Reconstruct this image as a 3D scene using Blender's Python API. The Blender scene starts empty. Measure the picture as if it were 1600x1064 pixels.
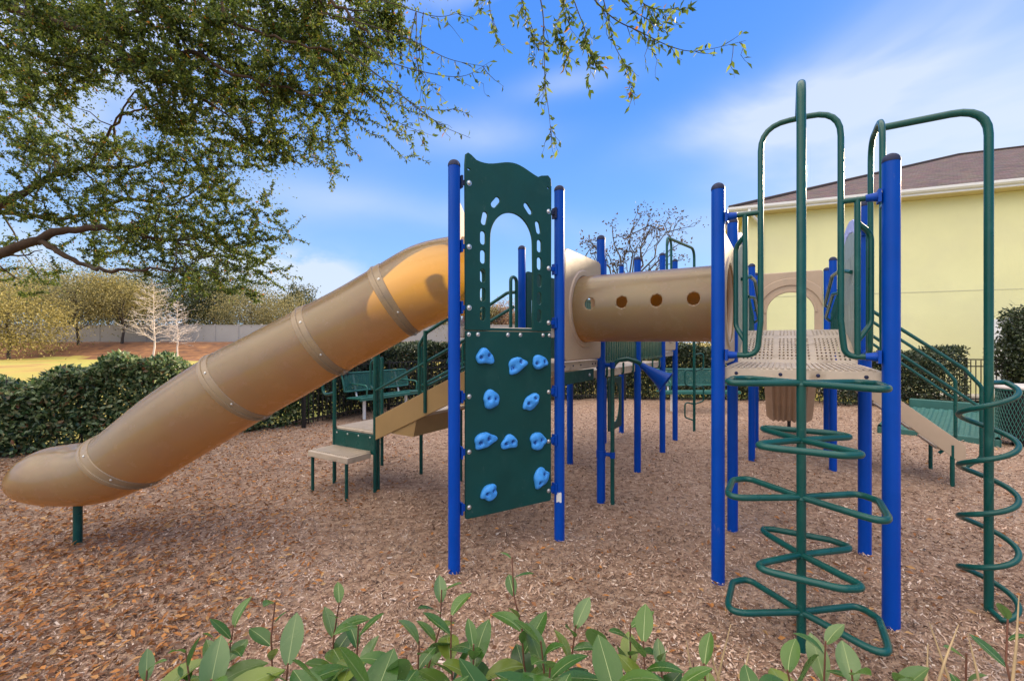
import bpy, bmesh, math, random
import numpy as np
from mathutils import Vector, Matrix
rnd = random.Random(7)
R = math.radians
sc = bpy.context.scene
COL = sc.collection
# ------------------------------------------------------------------ camera
FPX, HY, EYE = 700.0, 535.0, 1.65          # focal length in photo pixels, horizon row, eye height
cd = bpy.data.cameras.new('camera'); cam = bpy.data.objects.new('camera', cd); COL.objects.link(cam)
cd.sensor_fit = 'HORIZONTAL'; cd.sensor_width = 36; cd.lens = 36 * FPX / 1600
cd.shift_y = (HY - 532) / 1600
cd.clip_start = 0.05; cd.clip_end = 2000
cam.location = (0, 0, EYE); cam.rotation_euler = (R(90), 0, 0)
sc.camera = cam
# ------------------------------------------------------------------ light
SUN_AZ, SUN_EL = R(50), R(16.88)            # azimuth from +Y towards +X
sd = Vector((math.sin(SUN_AZ) * math.cos(SUN_EL), math.cos(SUN_AZ) * math.cos(SUN_EL), math.sin(SUN_EL)))
sl = bpy.data.lights.new('sun', 'SUN'); so = bpy.data.objects.new('sun', sl); COL.objects.link(so)
sl.energy = 5.0; sl.angle = R(0.6); sl.color = (1.0, 0.80, 0.55)
so.rotation_euler = sd.to_track_quat('Z', 'Y').to_euler(); so.location = (20, 20, 20)
sc.view_settings.view_transform = 'Standard'; sc.view_settings.look = 'None'
sc.view_settings.exposure = 1.0; sc.view_settings.gamma = 1.0
sc.cycles.max_bounces = 8; sc.cycles.transparent_max_bounces = 12

def pxdir(px, py):
    return Vector(((px - 800) / FPX, 1, (HY - py) / FPX)).normalized()

W = bpy.data.worlds.new('World'); sc.world = W; W.use_nodes = True
nt = W.node_tree; nt.nodes.clear()
def N(t, **k):
    n = nt.nodes.new(t)
    for a, b in k.items(): setattr(n, a, b)
    return n
out = N('ShaderNodeOutputWorld'); bg = N('ShaderNodeBackground'); bg.inputs['Strength'].default_value = 0.12
nt.links.new(bg.outputs[0], out.inputs[0])
sky = N('ShaderNodeTexSky', sky_type='NISHITA', sun_disc=False)
sky.sun_elevation = SUN_EL; sky.sun_rotation = SUN_AZ
sky.air_density = 1.0; sky.dust_density = 0.35; sky.ozone_density = 2.2; sky.altitude = 0
tc = N('ShaderNodeTexCoord')
def math_(op, a, b=None, clamp=False):
    m = N('ShaderNodeMath', operation=op); m.use_clamp = clamp
    for i, v in enumerate((a, b)):
        if v is None: continue
        if isinstance(v, (int, float)): m.inputs[i].default_value = v
        else: nt.links.new(v, m.inputs[i])
    return m.outputs[0]
def dot(v):
    m = N('ShaderNodeVectorMath', operation='DOT_PRODUCT'); nt.links.new(tc.outputs['Generated'], m.inputs[0]); m.inputs[1].default_value = v
    return m.outputs['Value']
def noise(scale, stretch, detail, rough, dist, rot=0.0):
    mp = N('ShaderNodeMapping'); mp.inputs['Scale'].default_value = stretch; mp.inputs['Rotation'].default_value = (0, rot, 0)
    nt.links.new(tc.outputs['Generated'], mp.inputs[0])
    n = N('ShaderNodeTexNoise'); n.inputs['Scale'].default_value = scale; n.inputs['Detail'].default_value = detail
    n.inputs['Roughness'].default_value = rough; n.inputs['Distortion'].default_value = dist
    nt.links.new(mp.outputs[0], n.inputs['Vector'])
    return n.outputs['Fac']
wisp = noise(2.4, (1.0, 1.0, 1.9), 5, 0.5, 0.5, 0.35)
puff = noise(9.0, (1.0, 1.0, 1.6), 8, 0.6, 0.3)
wv = N('ShaderNodeMapRange'); nt.links.new(wisp, wv.inputs[0]); wv.inputs[1].default_value = 0.28; wv.inputs[2].default_value = 0.72; wv.inputs[3].default_value = 0.18
pv = N('ShaderNodeMapRange'); nt.links.new(puff, pv.inputs[0]); pv.inputs[1].default_value = 0.36; pv.inputs[2].default_value = 0.58
# cloud banks of this sky: direction, half-width, half-height, tilt, strength, texture
banks = [(1190, 165, .15, .040, .18, 1.5, 0), (1300, 145, .17, .05, .45, .9, 0), (1400, 70, .15, .07, .6, .85, 0), (1540, 210, .22, .07, .25, .95, 0), (1350, 250, .30, .05, .2, .6, 0),
         (890, 128, .09, .022, .1, .55, 0), (730, 208, .13, .035, .05, .5, 0), (640, 330, .35, .035, -.05, .4, 0), (1560, 40, .25, .06, .3, .6, 0),
         (482, 446, .075, .040, 0, 2.4, 1), (345, 446, .10, .04, 0, 1.1, 1), (170, 150, .14, .07, .2, 1.0, 0), (220, 430, .2, .05, 0, .8, 1),
         (2100, 300, .4, .15, .2, .7, 0), (-300, 300, .5, .15, .2, .5, 0)]
cov = None
for (px, py, hw, hh, tilt, st, kind) in banks:
    d = pxdir(px, py); t1 = Vector((0, 0, 1)).cross(d).normalized() * -1; t2 = t1.cross(d).normalized()
    if t2.z < 0: t2 = -t2
    a = (math.cos(tilt) * t1 + math.sin(tilt) * t2) / hw; b = (-math.sin(tilt) * t1 + math.cos(tilt) * t2) / hh
    q = math_('ADD', math_('POWER', math_('ABSOLUTE', dot(a)), 2), math_('POWER', math_('ABSOLUTE', dot(b)), 2))
    m = math_('EXPONENT', math_('MULTIPLY', q, -0.8))
    fr = math_('GREATER_THAN', dot(d), 0.0)
    m = math_('MULTIPLY', math_('MULTIPLY', m, fr), st)
    m = math_('MULTIPLY', m, (pv if kind else wv).outputs[0])
    cov = m if cov is None else math_('ADD', cov, m)
cov = math_('MINIMUM', cov, 0.78)
# clear winter air: the physical sky blended with a deep blue to pale horizon gradient by elevation
sep = N('ShaderNodeSeparateXYZ'); nt.links.new(tc.outputs['Generated'], sep.inputs[0])
gr = N('ShaderNodeValToRGB'); nt.links.new(sep.outputs['Z'], gr.inputs[0]); e = gr.color_ramp.elements
e[0].position = 0.0; e[0].color = (.42, .66, 1, 1); e[1].position = 1.0; e[1].color = (.035, .20, .80, 1)
for p_, c_ in ((.10, (.33, .60, 1.0)), (.25, (.165, .43, 1.0)), (.45, (.085, .31, .96))):
    x_ = e.new(p_); x_.color = (*c_, 1)
gs = N('ShaderNodeMix', data_type='RGBA', blend_type='MULTIPLY'); gs.inputs['Factor'].default_value = 1
nt.links.new(gr.outputs[0], gs.inputs['A']); gs.inputs['B'].default_value = (4.75, 4.7, 4.6, 1)
tint = N('ShaderNodeMix', data_type='RGBA'); tint.inputs['Factor'].default_value = .90
nt.links.new(sky.outputs[0], tint.inputs['A']); nt.links.new(gs.outputs['Result'], tint.inputs['B'])
# bright cloud deck added out of view, behind and overhead, to fill the shade
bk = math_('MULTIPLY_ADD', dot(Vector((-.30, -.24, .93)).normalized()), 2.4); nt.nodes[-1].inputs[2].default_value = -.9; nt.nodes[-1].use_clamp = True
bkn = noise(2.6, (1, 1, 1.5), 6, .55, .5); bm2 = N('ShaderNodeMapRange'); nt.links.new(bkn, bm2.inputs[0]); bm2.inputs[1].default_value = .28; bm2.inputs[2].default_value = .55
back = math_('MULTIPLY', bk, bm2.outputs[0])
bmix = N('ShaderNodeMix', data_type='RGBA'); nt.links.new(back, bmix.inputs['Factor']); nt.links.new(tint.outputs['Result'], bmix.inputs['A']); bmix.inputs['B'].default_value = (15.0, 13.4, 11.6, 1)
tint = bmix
mx = N('ShaderNodeMix', data_type='RGBA'); nt.links.new(cov, mx.inputs['Factor'])
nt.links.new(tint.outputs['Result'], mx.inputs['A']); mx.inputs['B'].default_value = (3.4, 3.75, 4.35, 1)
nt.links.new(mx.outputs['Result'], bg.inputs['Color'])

# ------------------------------------------------------------------ materials
def material(name, color, rough=0.5, var=0.0, vscale=6.0, bump=0.0, bscale=40.0, metal=0.0, coat=0.0, ramp=None, island=None,
             trans=None, spec=0.5, dirt=None, scuff=None):
    """color: base; var: value variation by noise; ramp: list of (pos, color) on noise; island: list of (pos, color) per island;
    trans: (weight, color) translucent share; dirt: (color, scale, lo, hi) patches"""
    m = bpy.data.materials.new(name); m.use_nodes = True
    t = m.node_tree; b = t.nodes['Principled BSDF']; L = t.links
    b.inputs['Roughness'].default_value = rough; b.inputs['Metallic'].default_value = metal
    b.inputs['Specular IOR Level'].default_value = spec
    if coat: b.inputs['Coat Weight'].default_value = coat; b.inputs['Coat Roughness'].default_value = 0.15
    g = t.nodes.new('ShaderNodeNewGeometry')
    co = None
    tcn = t.nodes.new('ShaderNodeTexCoord')
    def nz(scale, detail=5):
        n = t.nodes.new('ShaderNodeTexNoise'); n.inputs['Scale'].default_value = scale; n.inputs['Detail'].default_value = detail
        n.inputs['Roughness'].default_value = .6
        L.new(g.outputs['Position'], n.inputs['Vector']); return n.outputs['Fac']
    def rmp(src, stops, const=False):
        r = t.nodes.new('ShaderNodeValToRGB'); e = r.color_ramp.elements
        if const: r.color_ramp.interpolation = 'CONSTANT'
        while len(e) > 1: e.remove(e[-1])
        e[0].position = stops[0][0]; e[0].color = (*stops[0][1], 1)
        for p, c in stops[1:]:
            x = e.new(p); x.color = (*c, 1)
        L.new(src, r.inputs[0]); return r.outputs[0]
    if island: co = rmp(g.outputs['Random Per Island'], island)
    elif ramp: co = rmp(nz(vscale), ramp)
    else:
        rg = t.nodes.new('ShaderNodeRGB'); rg.outputs[0].default_value = (*color, 1); co = rg.outputs[0]
    if var:
        h = t.nodes.new('ShaderNodeHueSaturation'); L.new(co, h.inputs['Color'])
        mr = t.nodes.new('ShaderNodeMapRange'); L.new(nz(vscale), mr.inputs[0])
        mr.inputs[1].default_value = .3; mr.inputs[2].default_value = .7; mr.inputs[3].default_value = 1 - var; mr.inputs[4].default_value = 1 + var
        L.new(mr.outputs[0], h.inputs['Value']); co = h.outputs[0]
    if dirt:
        mr = t.nodes.new('ShaderNodeMapRange'); L.new(nz(dirt[1], 8), mr.inputs[0]); mr.inputs[1].default_value = dirt[2]; mr.inputs[2].default_value = dirt[3]
        x = t.nodes.new('ShaderNodeMix'); x.data_type = 'RGBA'; L.new(mr.outputs[0], x.inputs['Factor']); L.new(co, x.inputs['A']); x.inputs['B'].default_value = (*dirt[0], 1)
        co = x.outputs['Result']
    if scuff:                                                # short pale scratches and rubbed spots
        mp = t.nodes.new('ShaderNodeMapping'); mp.inputs['Scale'].default_value = scuff[2]; L.new(g.outputs['Position'], mp.inputs[0])
        n1 = t.nodes.new('ShaderNodeTexNoise'); n1.inputs['Scale'].default_value = scuff[1]; n1.inputs['Detail'].default_value = 8; n1.inputs['Roughness'].default_value = .7; L.new(mp.outputs[0], n1.inputs['Vector'])
        mr = t.nodes.new('ShaderNodeMapRange'); L.new(n1.outputs['Fac'], mr.inputs[0]); mr.inputs[1].default_value = .635; mr.inputs[2].default_value = .70; mr.inputs[4].default_value = scuff[3]
        x = t.nodes.new('ShaderNodeMix'); x.data_type = 'RGBA'; L.new(mr.outputs[0], x.inputs['Factor']); L.new(co, x.inputs['A']); x.inputs['B'].default_value = (*scuff[0], 1); co = x.outputs['Result']
    L.new(co, b.inputs['Base Color'])
    if bump:
        bp = t.nodes.new('ShaderNodeBump'); bp.inputs['Strength'].default_value = bump; bp.inputs['Distance'].default_value = 0.01
        L.new(nz(bscale, 6), bp.inputs['Height']); L.new(bp.outputs[0], b.inputs['Normal'])
    # roughness variation so that sheen is never perfectly even
    rr = t.nodes.new('ShaderNodeMapRange'); L.new(nz(9.0, 6), rr.inputs[0]); rr.inputs[1].default_value = .3; rr.inputs[2].default_value = .7
    rr.inputs[3].default_value = max(0, rough - .07); rr.inputs[4].default_value = min(1, rough + .1); L.new(rr.outputs[0], b.inputs['Roughness'])
    if trans:
        tl = t.nodes.new('ShaderNodeBsdfTranslucent')
        if trans[1] is None:
            hh = t.nodes.new('ShaderNodeHueSaturation'); L.new(co, hh.inputs['Color']); hh.inputs['Value'].default_value = trans[2]; L.new(hh.outputs[0], tl.inputs[0])
        else: tl.inputs[0].default_value = (*trans[1], 1)
        ms = t.nodes.new('ShaderNodeMixShader'); ms.inputs[0].default_value = trans[0]
        L.new(b.outputs[0], ms.inputs[1]); L.new(tl.outputs[0], ms.inputs[2])
        L.new(ms.outputs[0], t.nodes['Material Output'].inputs['Surface'])
    m.diffuse_color = (*color, 1)
    return m
M = {}
M['blue'] = material('blue_powder_coat', (0.0005, 0.056, 0.37), .36, var=.10, vscale=3, spec=.16, bump=.04, bscale=160, dirt=((.004, .050, .36), 5, .56, .75), scuff=((.14, .19, .36), 9, (1, 1, .35), .6))
M['bluebr'] = material('blue_bracket_paint', (0.0008, 0.052, 0.35), .4, spec=.2, var=.1)
M['cap'] = material('faded_plastic_cap', (0.020, 0.026, 0.065), .55, spec=.2, var=.25, vscale=30, bump=.1)
M['green'] = material('green_pipe_coat', (0.002, 0.066, 0.057), .30, var=.14, vscale=5, coat=.18, spec=.3, bump=.03, bscale=200, dirt=((.012, .10, .085), 7, .56, .75), scuff=((.06, .16, .14), 18, (1, 1, 1), .5))
M['panel'] = material('dark_green_board', (0.003, 0.056, 0.049), .55, spec=.3, var=.12, vscale=3.5, bump=.07, bscale=260, dirt=((.012, .072, .064), 4, .55, .8), scuff=((.10, .15, .14), 9, (1, 1, .5), .45))
M['panelgrey'] = material('grey_green_board', (0.26, 0.31, 0.28), .5, var=.12, vscale=4)
M['lilac'] = material('lilac_board', (0.42, 0.43, 0.76), .5, var=.1)
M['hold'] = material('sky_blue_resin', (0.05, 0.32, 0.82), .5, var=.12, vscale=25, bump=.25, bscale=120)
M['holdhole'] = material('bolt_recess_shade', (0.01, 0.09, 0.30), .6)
M['tan'] = material('tan_moulded_plastic', (0.225, 0.190, 0.108), .22, var=.12, vscale=2.2, bump=.05, bscale=14, trans=(.34, (1.0, .52, .02)), coat=.25, dirt=((.22, .175, .12), 3.3, .50, .72), scuff=((.44, .37, .27), 11, (1, 1.6, 1.6), .45))
M['collar'] = material('tan_collar_plastic', (0.268, 0.190, 0.108), .3, var=.1, vscale=4, dirt=((.19, .14, .09), 6, .55, .75))
M['tanpanel'] = material('beige_moulded_plastic', (0.42, 0.31, 0.215), .42, var=.07, vscale=3, bump=.04, bscale=60, dirt=((.36, .28, .20), 5, .55, .78))
M['deck'] = material('beige_coated_deck', (0.50, 0.415, 0.32), .55, var=.10, vscale=8, bump=.05, bscale=120, dirt=((.30, .23, .16), 7, .56, .74))
M['stringer'] = material('ochre_stringer_coat', (0.36, 0.235, 0.095), .45, var=.08, vscale=3, bump=.03)
M['stringer2'] = material('beige_stringer_coat', (0.47, 0.355, 0.25), .45, var=.08, vscale=3, bump=.03)
M['steel'] = material('zinc_bolt', (0.62, 0.62, 0.60), .35, metal=.9)
M['teal'] = material('teal_moulded_plastic', (0.030, 0.125, 0.108), .5, var=.12, vscale=4)
M['iron'] = material('black_iron_paint', (0.010, 0.010, 0.011), .45)
M['whitepost'] = material('white_painted_steel', (0.72, 0.72, 0.70), .45, var=.05)
M['mesh'] = material('teal_vinyl_mesh', (0.020, 0.13, 0.105), .4, var=.1)
M['yellow'] = material('yellow_stucco', (0.76, 0.735, 0.41), .85, var=.05, vscale=.6, bump=.5, bscale=55, dirt=((.71, .68, .40), .45, .48, .7))
M['white'] = material('white_trim_paint', (0.78, 0.78, 0.80), .5, var=.04)
M['soffit'] = material('cream_soffit', (0.62, 0.52, 0.30), .7)
M['vinyl'] = material('grey_vinyl_wall', (0.34, 0.33, 0.32), .6, var=.06, vscale=.5)
M['shutter'] = material('grey_louvre_paint', (0.20, 0.22, 0.26), .5)
M['bark'] = material('oak_bark', (0.060, 0.038, 0.025), .95, spec=.2, var=.35, vscale=8, bump=.8, bscale=25, dirt=((.095, .085, .065), 3, .55, .75))
M['twig'] = material('twig_bark', (0.04, 0.028, 0.02), .85, var=.2)
M['palebark'] = material('pale_bare_bark', (0.56, 0.49, 0.44), .85, var=.12)
M['greybark'] = material('grey_bare_bark', (0.065, 0.052, 0.042), .85, var=.2)
M['redstem'] = material('reddish_stem', (0.16, 0.065, 0.04), .6, var=.2, vscale=20)
M['straw'] = material('dry_stalk', (0.38, 0.27, 0.14), .7, var=.25, vscale=20)
M['mulchbase'] = material('mulch_bed', (0.2, 0.12, 0.08), .95, vscale=14, bump=1.0, bscale=45,
                          ramp=[(.25, (.15, .085, .052)), (.5, (.32, .205, .135)), (.72, (.46, .335, .24))])
M['chip'] = material('wood_chips', (0.3, 0.2, 0.14), .85, island=[(0, (.06, .030, .019)), (.2, (.18, .098, .060)), (.5, (.345, .215, .145)), (.82, (.49, .345, .255)), (.96, (.60, .47, .38)), (1, (.70, .60, .51))], var=.46, vscale=1.3, bump=.3, bscale=150, dirt=((.62, .51, .45), .75, .50, .85))
M['litter'] = material('dead_oak_leaves', (0.4, 0.2, 0.06), .7, island=[(0, (.10, .045, .025)), (.45, (.30, .12, .04)), (.8, (.48, .20, .05)), (1, (.48, .30, .13))], trans=(.15, (.6, .28, .06)))
M['lawn'] = material('winter_lawn', (0.3, 0.27, 0.06), .95, vscale=.22, bump=.6, bscale=12,
                     ramp=[(.30, (.24, .12, .04)), (.42, (.34, .25, .05)), (.6, (.29, .29, .045)), (.75, (.42, .30, .08))])
M['berm'] = material('pine_straw_berm', (0.22, 0.09, 0.035), .95, vscale=1.3, bump=.8, bscale=10, ramp=[(.3, (.08, .034, .014)), (.5, (.18, .072, .024)), (.7, (.30, .14, .045))])
def leafm(name, stops, tw=.3, tv=1.4, rough=.42):
    return material(name, stops[len(stops) // 2][1], rough, island=stops, trans=(tw, None, tv), spec=.5)
M['oakleaf'] = leafm('oak_leaves', [(0, (.020, .036, .008)), (.3, (.050, .085, .014)), (.65, (.095, .135, .020)), (.93, (.17, .20, .028)), (.982, (.20, .16, .02)), (.99, (.32, .10, .02)), (1, (.36, .17, .03))], .38, 1.9, .62)
M['hedgeleaf'] = leafm('hedge_leaves', [(0, (.014, .034, .012)), (.22, (.045, .095, .032)), (.55, (.14, .205, .075)), (.88, (.36, .42, .21)), (1, (.20, .06, .025))], .25, 1.6, .30)
M['darkleaf'] = leafm('dark_hedge_leaves', [(0, (.012, .024, .012)), (.5, (.032, .052, .024)), (.93, (.075, .10, .042)), (1, (.13, .15, .07))], .18, 1.4, .34)
M['shrubleaf'] = leafm('shrub_leaves', [(0, (.018, .060, .012)), (.4, (.055, .135, .022)), (.75, (.105, .190, .035)), (.93, (.20, .25, .04)), (1, (.36, .20, .03))], .28, 1.7, .27)
def two_sided(m, back):
    t = m.node_tree; b = t.nodes['Principled BSDF']; src = b.inputs['Base Color'].links[0].from_socket
    x = t.nodes.new('ShaderNodeMix'); x.data_type = 'RGBA'; gg = t.nodes.new('ShaderNodeNewGeometry')
    t.links.new(gg.outputs['Backfacing'], x.inputs['Factor']); t.links.new(src, x.inputs['A']); x.inputs['B'].default_value = (*back, 1); t.links.new(x.outputs['Result'], b.inputs['Base Color'])
    n = t.nodes.new('ShaderNodeTexNoise'); n.inputs['Scale'].default_value = 60; n.inputs['Detail'].default_value = 5; t.links.new(gg.outputs['Position'], n.inputs['Vector'])
    bp = t.nodes.new('ShaderNodeBump'); bp.inputs['Strength'].default_value = .25; bp.inputs['Distance'].default_value = .004; t.links.new(n.outputs['Fac'], bp.inputs['Height']); t.links.new(bp.outputs[0], b.inputs['Normal'])
two_sided(M['shrubleaf'], (.13, .21, .075))
M['rib'] = material('pale_leaf_rib', (.25, .32, .12), .5)
M['goldleaf'] = leafm('golden_leaves', [(0, (.10, .09, .03)), (.5, (.24, .205, .06)), (1, (.42, .35, .12))], .35, 1.5, .6)
M['oliveleaf'] = leafm('olive_leaves', [(0, (.09, .09, .035)), (.5, (.20, .18, .07)), (1, (.34, .29, .12))], .3, 1.5, .6)
M['deepleaf'] = leafm('deep_green_leaves', [(0, (.018, .030, .010)), (.5, (.045, .06, .018)), (1, (.11, .115, .03))], .25, 1.5, .55)
M['sprig'] = leafm('dry_sprig_leaves', [(0, (.035, .028, .018)), (.6, (.075, .052, .03)), (1, (.14, .07, .04))], .2, 1.2, .7)
M['rust'] = leafm('rusty_leaves', [(0, (.16, .09, .06)), (.5, (.27, .16, .10)), (1, (.36, .24, .14))], .3, 1.4, .6)
def shingle():
    m = material('brown_shingles', (.11, .075, .07), .9); t = m.node_tree; b = t.nodes['Principled BSDF']; L = t.links
    br = t.nodes.new('ShaderNodeTexBrick'); br.inputs['Scale'].default_value = 1.0
    br.inputs['Brick Width'].default_value = .32; br.inputs['Row Height'].default_value = .14; br.inputs['Mortar Size'].default_value = .012
    br.inputs['Color1'].default_value = (.185, .125, .105, 1); br.inputs['Color2'].default_value = (.10, .068, .060, 1); br.inputs['Mortar'].default_value = (.05, .035, .035, 1)
    uv = t.nodes.new('ShaderNodeUVMap'); L.new(uv.outputs[0], br.inputs['Vector'])
    n = t.nodes.new('ShaderNodeTexNoise'); n.inputs['Scale'].default_value = 3; n.inputs['Detail'].default_value = 6; L.new(uv.outputs[0], n.inputs['Vector'])
    x = t.nodes.new('ShaderNodeMix'); x.data_type = 'RGBA'; x.blend_type = 'OVERLAY'; x.inputs['Factor'].default_value = .45
    L.new(br.outputs[0], x.inputs['A']); L.new(n.outputs['Color'], x.inputs['B']); L.new(x.outputs['Result'], b.inputs['Base Color'])
    bp = t.nodes.new('ShaderNodeBump'); bp.inputs['Strength'].default_value = .5; bp.inputs['Distance'].default_value = .02
    L.new(br.outputs['Fac'], bp.inputs['Height']); bp.invert = True; L.new(bp.outputs[0], b.inputs['Normal'])
    return m
M['shingle'] = shingle()

# ------------------------------------------------------------------ helpers
def V(x, y=0, z=0): return Vector((x, y, z))
def tag(o, label=None, cat=None, group=None, kind=None):
    for k, v in (('label', label), ('category', cat), ('group', group), ('kind', kind)):
        if v: o[k] = v
    return o
def empty(name, loc, label, cat, group=None):
    o = bpy.data.objects.new(name, None); COL.objects.link(o); o.location = loc; o.empty_display_size = .2
    return tag(o, label, cat, group)
def world_of(o):
    m = Matrix.Translation(o.location) @ o.rotation_euler.to_matrix().to_4x4()
    return (world_of(o.parent) @ o.matrix_parent_inverse @ m) if o.parent else m
def adopt(o, parent):
    o.parent = parent; o.matrix_parent_inverse = world_of(parent).inverted(); return o
def link(name, me, mat, parent=None, smooth=None):
    o = bpy.data.objects.new(name, me); COL.objects.link(o)
    if mat is not None and not me.materials:
        for m in (mat if isinstance(mat, (list, tuple)) else [mat]): me.materials.append(m)
    if smooth is not None:
        me.polygons.foreach_set('use_smooth', [True] * len(me.polygons))
        if smooth < 180: me.set_sharp_from_angle(angle=R(smooth))
    if parent is not None: adopt(o, parent)
    return o
def npmesh(name, verts, faces):
    """faces: (n,k) int array"""
    me = bpy.data.meshes.new(name); verts = np.asarray(verts, np.float32); faces = np.asarray(faces, np.int32)
    n, k = faces.shape
    me.vertices.add(len(verts)); me.vertices.foreach_set('co', verts.ravel())
    me.loops.add(n * k); me.loops.foreach_set('vertex_index', faces.ravel())
    me.polygons.add(n); me.polygons.foreach_set('loop_start', np.arange(0, n * k, k, dtype=np.int32))
    me.update(calc_edges=True); me.validate()
    return me
def fillet(pts, r, n=6):
    pts = [Vector(p) for p in pts]; o = [pts[0]]
    for i in range(1, len(pts) - 1):
        a, b, c = pts[i - 1], pts[i], pts[i + 1]
        u = (a - b); v = (c - b); lu, lv = u.length, v.length; u.normalize(); v.normalize()
        ang = u.angle(v, 0)
        if ang > 3.1: o.append(b); continue
        d = min(r / math.tan(ang / 2), lu * .48, lv * .48); p0 = b + u * d; p1 = b + v * d
        for k in range(n + 1):
            t = k / n; o.append(p0 * (1 - t) ** 2 + b * 2 * t * (1 - t) + p1 * t * t)
    o.append(pts[-1]); return o
def catmull(pts, n=8):
    pts = [Vector(p) for p in pts]; P = [2 * pts[0] - pts[1]] + pts + [2 * pts[-1] - pts[-2]]; o = []
    for i in range(1, len(P) - 2):
        a, b, c, d = P[i - 1:i + 3]
        for k in range(n):
            t = k / n
            o.append(.5 * ((2 * b) + (c - a) * t + (2 * a - 5 * b + 4 * c - d) * t * t + (3 * b - a - 3 * c + d) * t ** 3))
    o.append(pts[-1]); return o
class MB:
    def __init__(s): s.v = []; s.f = []; s.mi = []
    def add(s, vs, fs, mi=0):
        b = len(s.v); s.v += [tuple(x) for x in vs]; s.f += [tuple(i + b for i in f) for f in fs]; s.mi += [mi] * len(fs); return s
    def tube(s, pts, r, seg=12, closed=False, caps=True, mi=0):
        pts = [Vector(p) for p in pts]; n = len(pts); rs = r if isinstance(r, (list, tuple)) else [r] * n
        T = []
        for i in range(n):
            if closed: t = pts[(i + 1) % n] - pts[i - 1]
            else: t = pts[min(i + 1, n - 1)] - pts[max(i - 1, 0)]
            T.append(t.normalized() if t.length > 1e-9 else Vector((0, 0, 1)))
        up = Vector((0, 0, 1)) if abs(T[0].z) < .9 else Vector((1, 0, 0))
        nrm = (up - T[0] * up.dot(T[0])).normalized(); vs = []
        for i in range(n):
            nrm = (nrm - T[i] * nrm.dot(T[i]))
            nrm = nrm.normalized() if nrm.length > 1e-6 else T[i].orthogonal().normalized()
            bn = T[i].cross(nrm)
            for k in range(seg):
                a = 2 * math.pi * k / seg; vs.append(pts[i] + (nrm * math.cos(a) + bn * math.sin(a)) * rs[i])
        fs = []
        for i in range(n if closed else n - 1):
            j = (i + 1) % n
            for k in range(seg):
                l = (k + 1) % seg; fs.append((i * seg + k, i * seg + l, j * seg + l, j * seg + k))
        if caps and not closed:
            fs.append(tuple(range(seg - 1, -1, -1))); fs.append(tuple(range((n - 1) * seg, n * seg)))
        return s.add(vs, fs, mi)
    def cyl(s, p0, p1, r, seg=16, r1=None, mi=0):
        return s.tube([p0, p1], [r, r if r1 is None else r1], seg, mi=mi)
    def box(s, c, size, ax=(1, 0, 0), ay=None, mi=0):
        ax = Vector(ax).normalized(); az = Vector((0, 0, 1))
        if ay is None:
            ay = az.cross(ax).normalized(); az = ax.cross(ay)
        else: ay = Vector(ay).normalized(); az = ax.cross(ay)
        c = Vector(c); h = [x / 2 for x in size]; vs = []
        for i in (-1, 1):
            for j in (-1, 1):
                for k in (-1, 1): vs.append(c + ax * i * h[0] + ay * j * h[1] + az * k * h[2])
        return s.add(vs, [(0, 1, 3, 2), (4, 6, 7, 5), (0, 4, 5, 1), (2, 3, 7, 6), (0, 2, 6, 4), (1, 5, 7, 3)], mi)
    def dome(s, c, r, h, seg=20, rings=5, axis=(0, 0, 1), mi=0):
        q = Vector(axis).to_track_quat('Z', 'Y'); vs = []; fs = []; c = Vector(c)
        for i in range(rings):
            a = math.pi / 2 * i / rings
            for k in range(seg):
                t = 2 * math.pi * k / seg; vs.append(c + q @ Vector((r * math.cos(a) * math.cos(t), r * math.cos(a) * math.sin(t), h * math.sin(a))))
        vs.append(c + q @ Vector((0, 0, h)))
        for i in range(rings - 1):
            for k in range(seg):
                l = (k + 1) % seg; fs.append((i * seg + k, i * seg + l, (i + 1) * seg + l, (i + 1) * seg + k))
        for k in range(seg): fs.append(((rings - 1) * seg + k, (rings - 1) * seg + (k + 1) % seg, rings * seg))
        fs.append(tuple(range(seg - 1, -1, -1)))
        return s.add(vs, fs, mi)
    def rings(s, rs, closed=True, mi=0):
        n = len(rs[0]); vs = [p for r in rs for p in r]; fs = []
        for i in range(len(rs) - 1):
            for k in range(n if closed else n - 1):
                l = (k + 1) % n; fs.append((i * n + k, i * n + l, (i + 1) * n + l, (i + 1) * n + k))
        return s.add(vs, fs, mi)
    def prism(s, poly, z0, z1, mi=0):
        n = len(poly); vs = [(p[0], p[1], z0) for p in poly] + [(p[0], p[1], z1) for p in poly]
        fs = [tuple(range(n - 1, -1, -1)), tuple(range(n, 2 * n))] + [(i, (i + 1) % n, n + (i + 1) % n, n + i) for i in range(n)]
        return s.add(vs, fs, mi)
    def build(s, name, mat, parent=None, smooth=None, bevel=0):
        me = bpy.data.meshes.new(name); me.from_pydata(s.v, [], s.f); me.update()
        if any(s.mi): me.polygons.foreach_set('material_index', s.mi)
        bm = bmesh.new(); bm.from_mesh(me); bmesh.ops.recalc_face_normals(bm, faces=bm.faces)
        if bevel:
            es = [e for e in bm.edges if len(e.link_faces) == 2 and e.calc_face_angle(0) > R(40)]
            bmesh.ops.bevel(bm, geom=es, offset=bevel, segments=2, affect='EDGES', profile=.5, clamp_overlap=True)
        bm.to_mesh(me); bm.free()
        return link(name, me, mat, parent, smooth)
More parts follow.
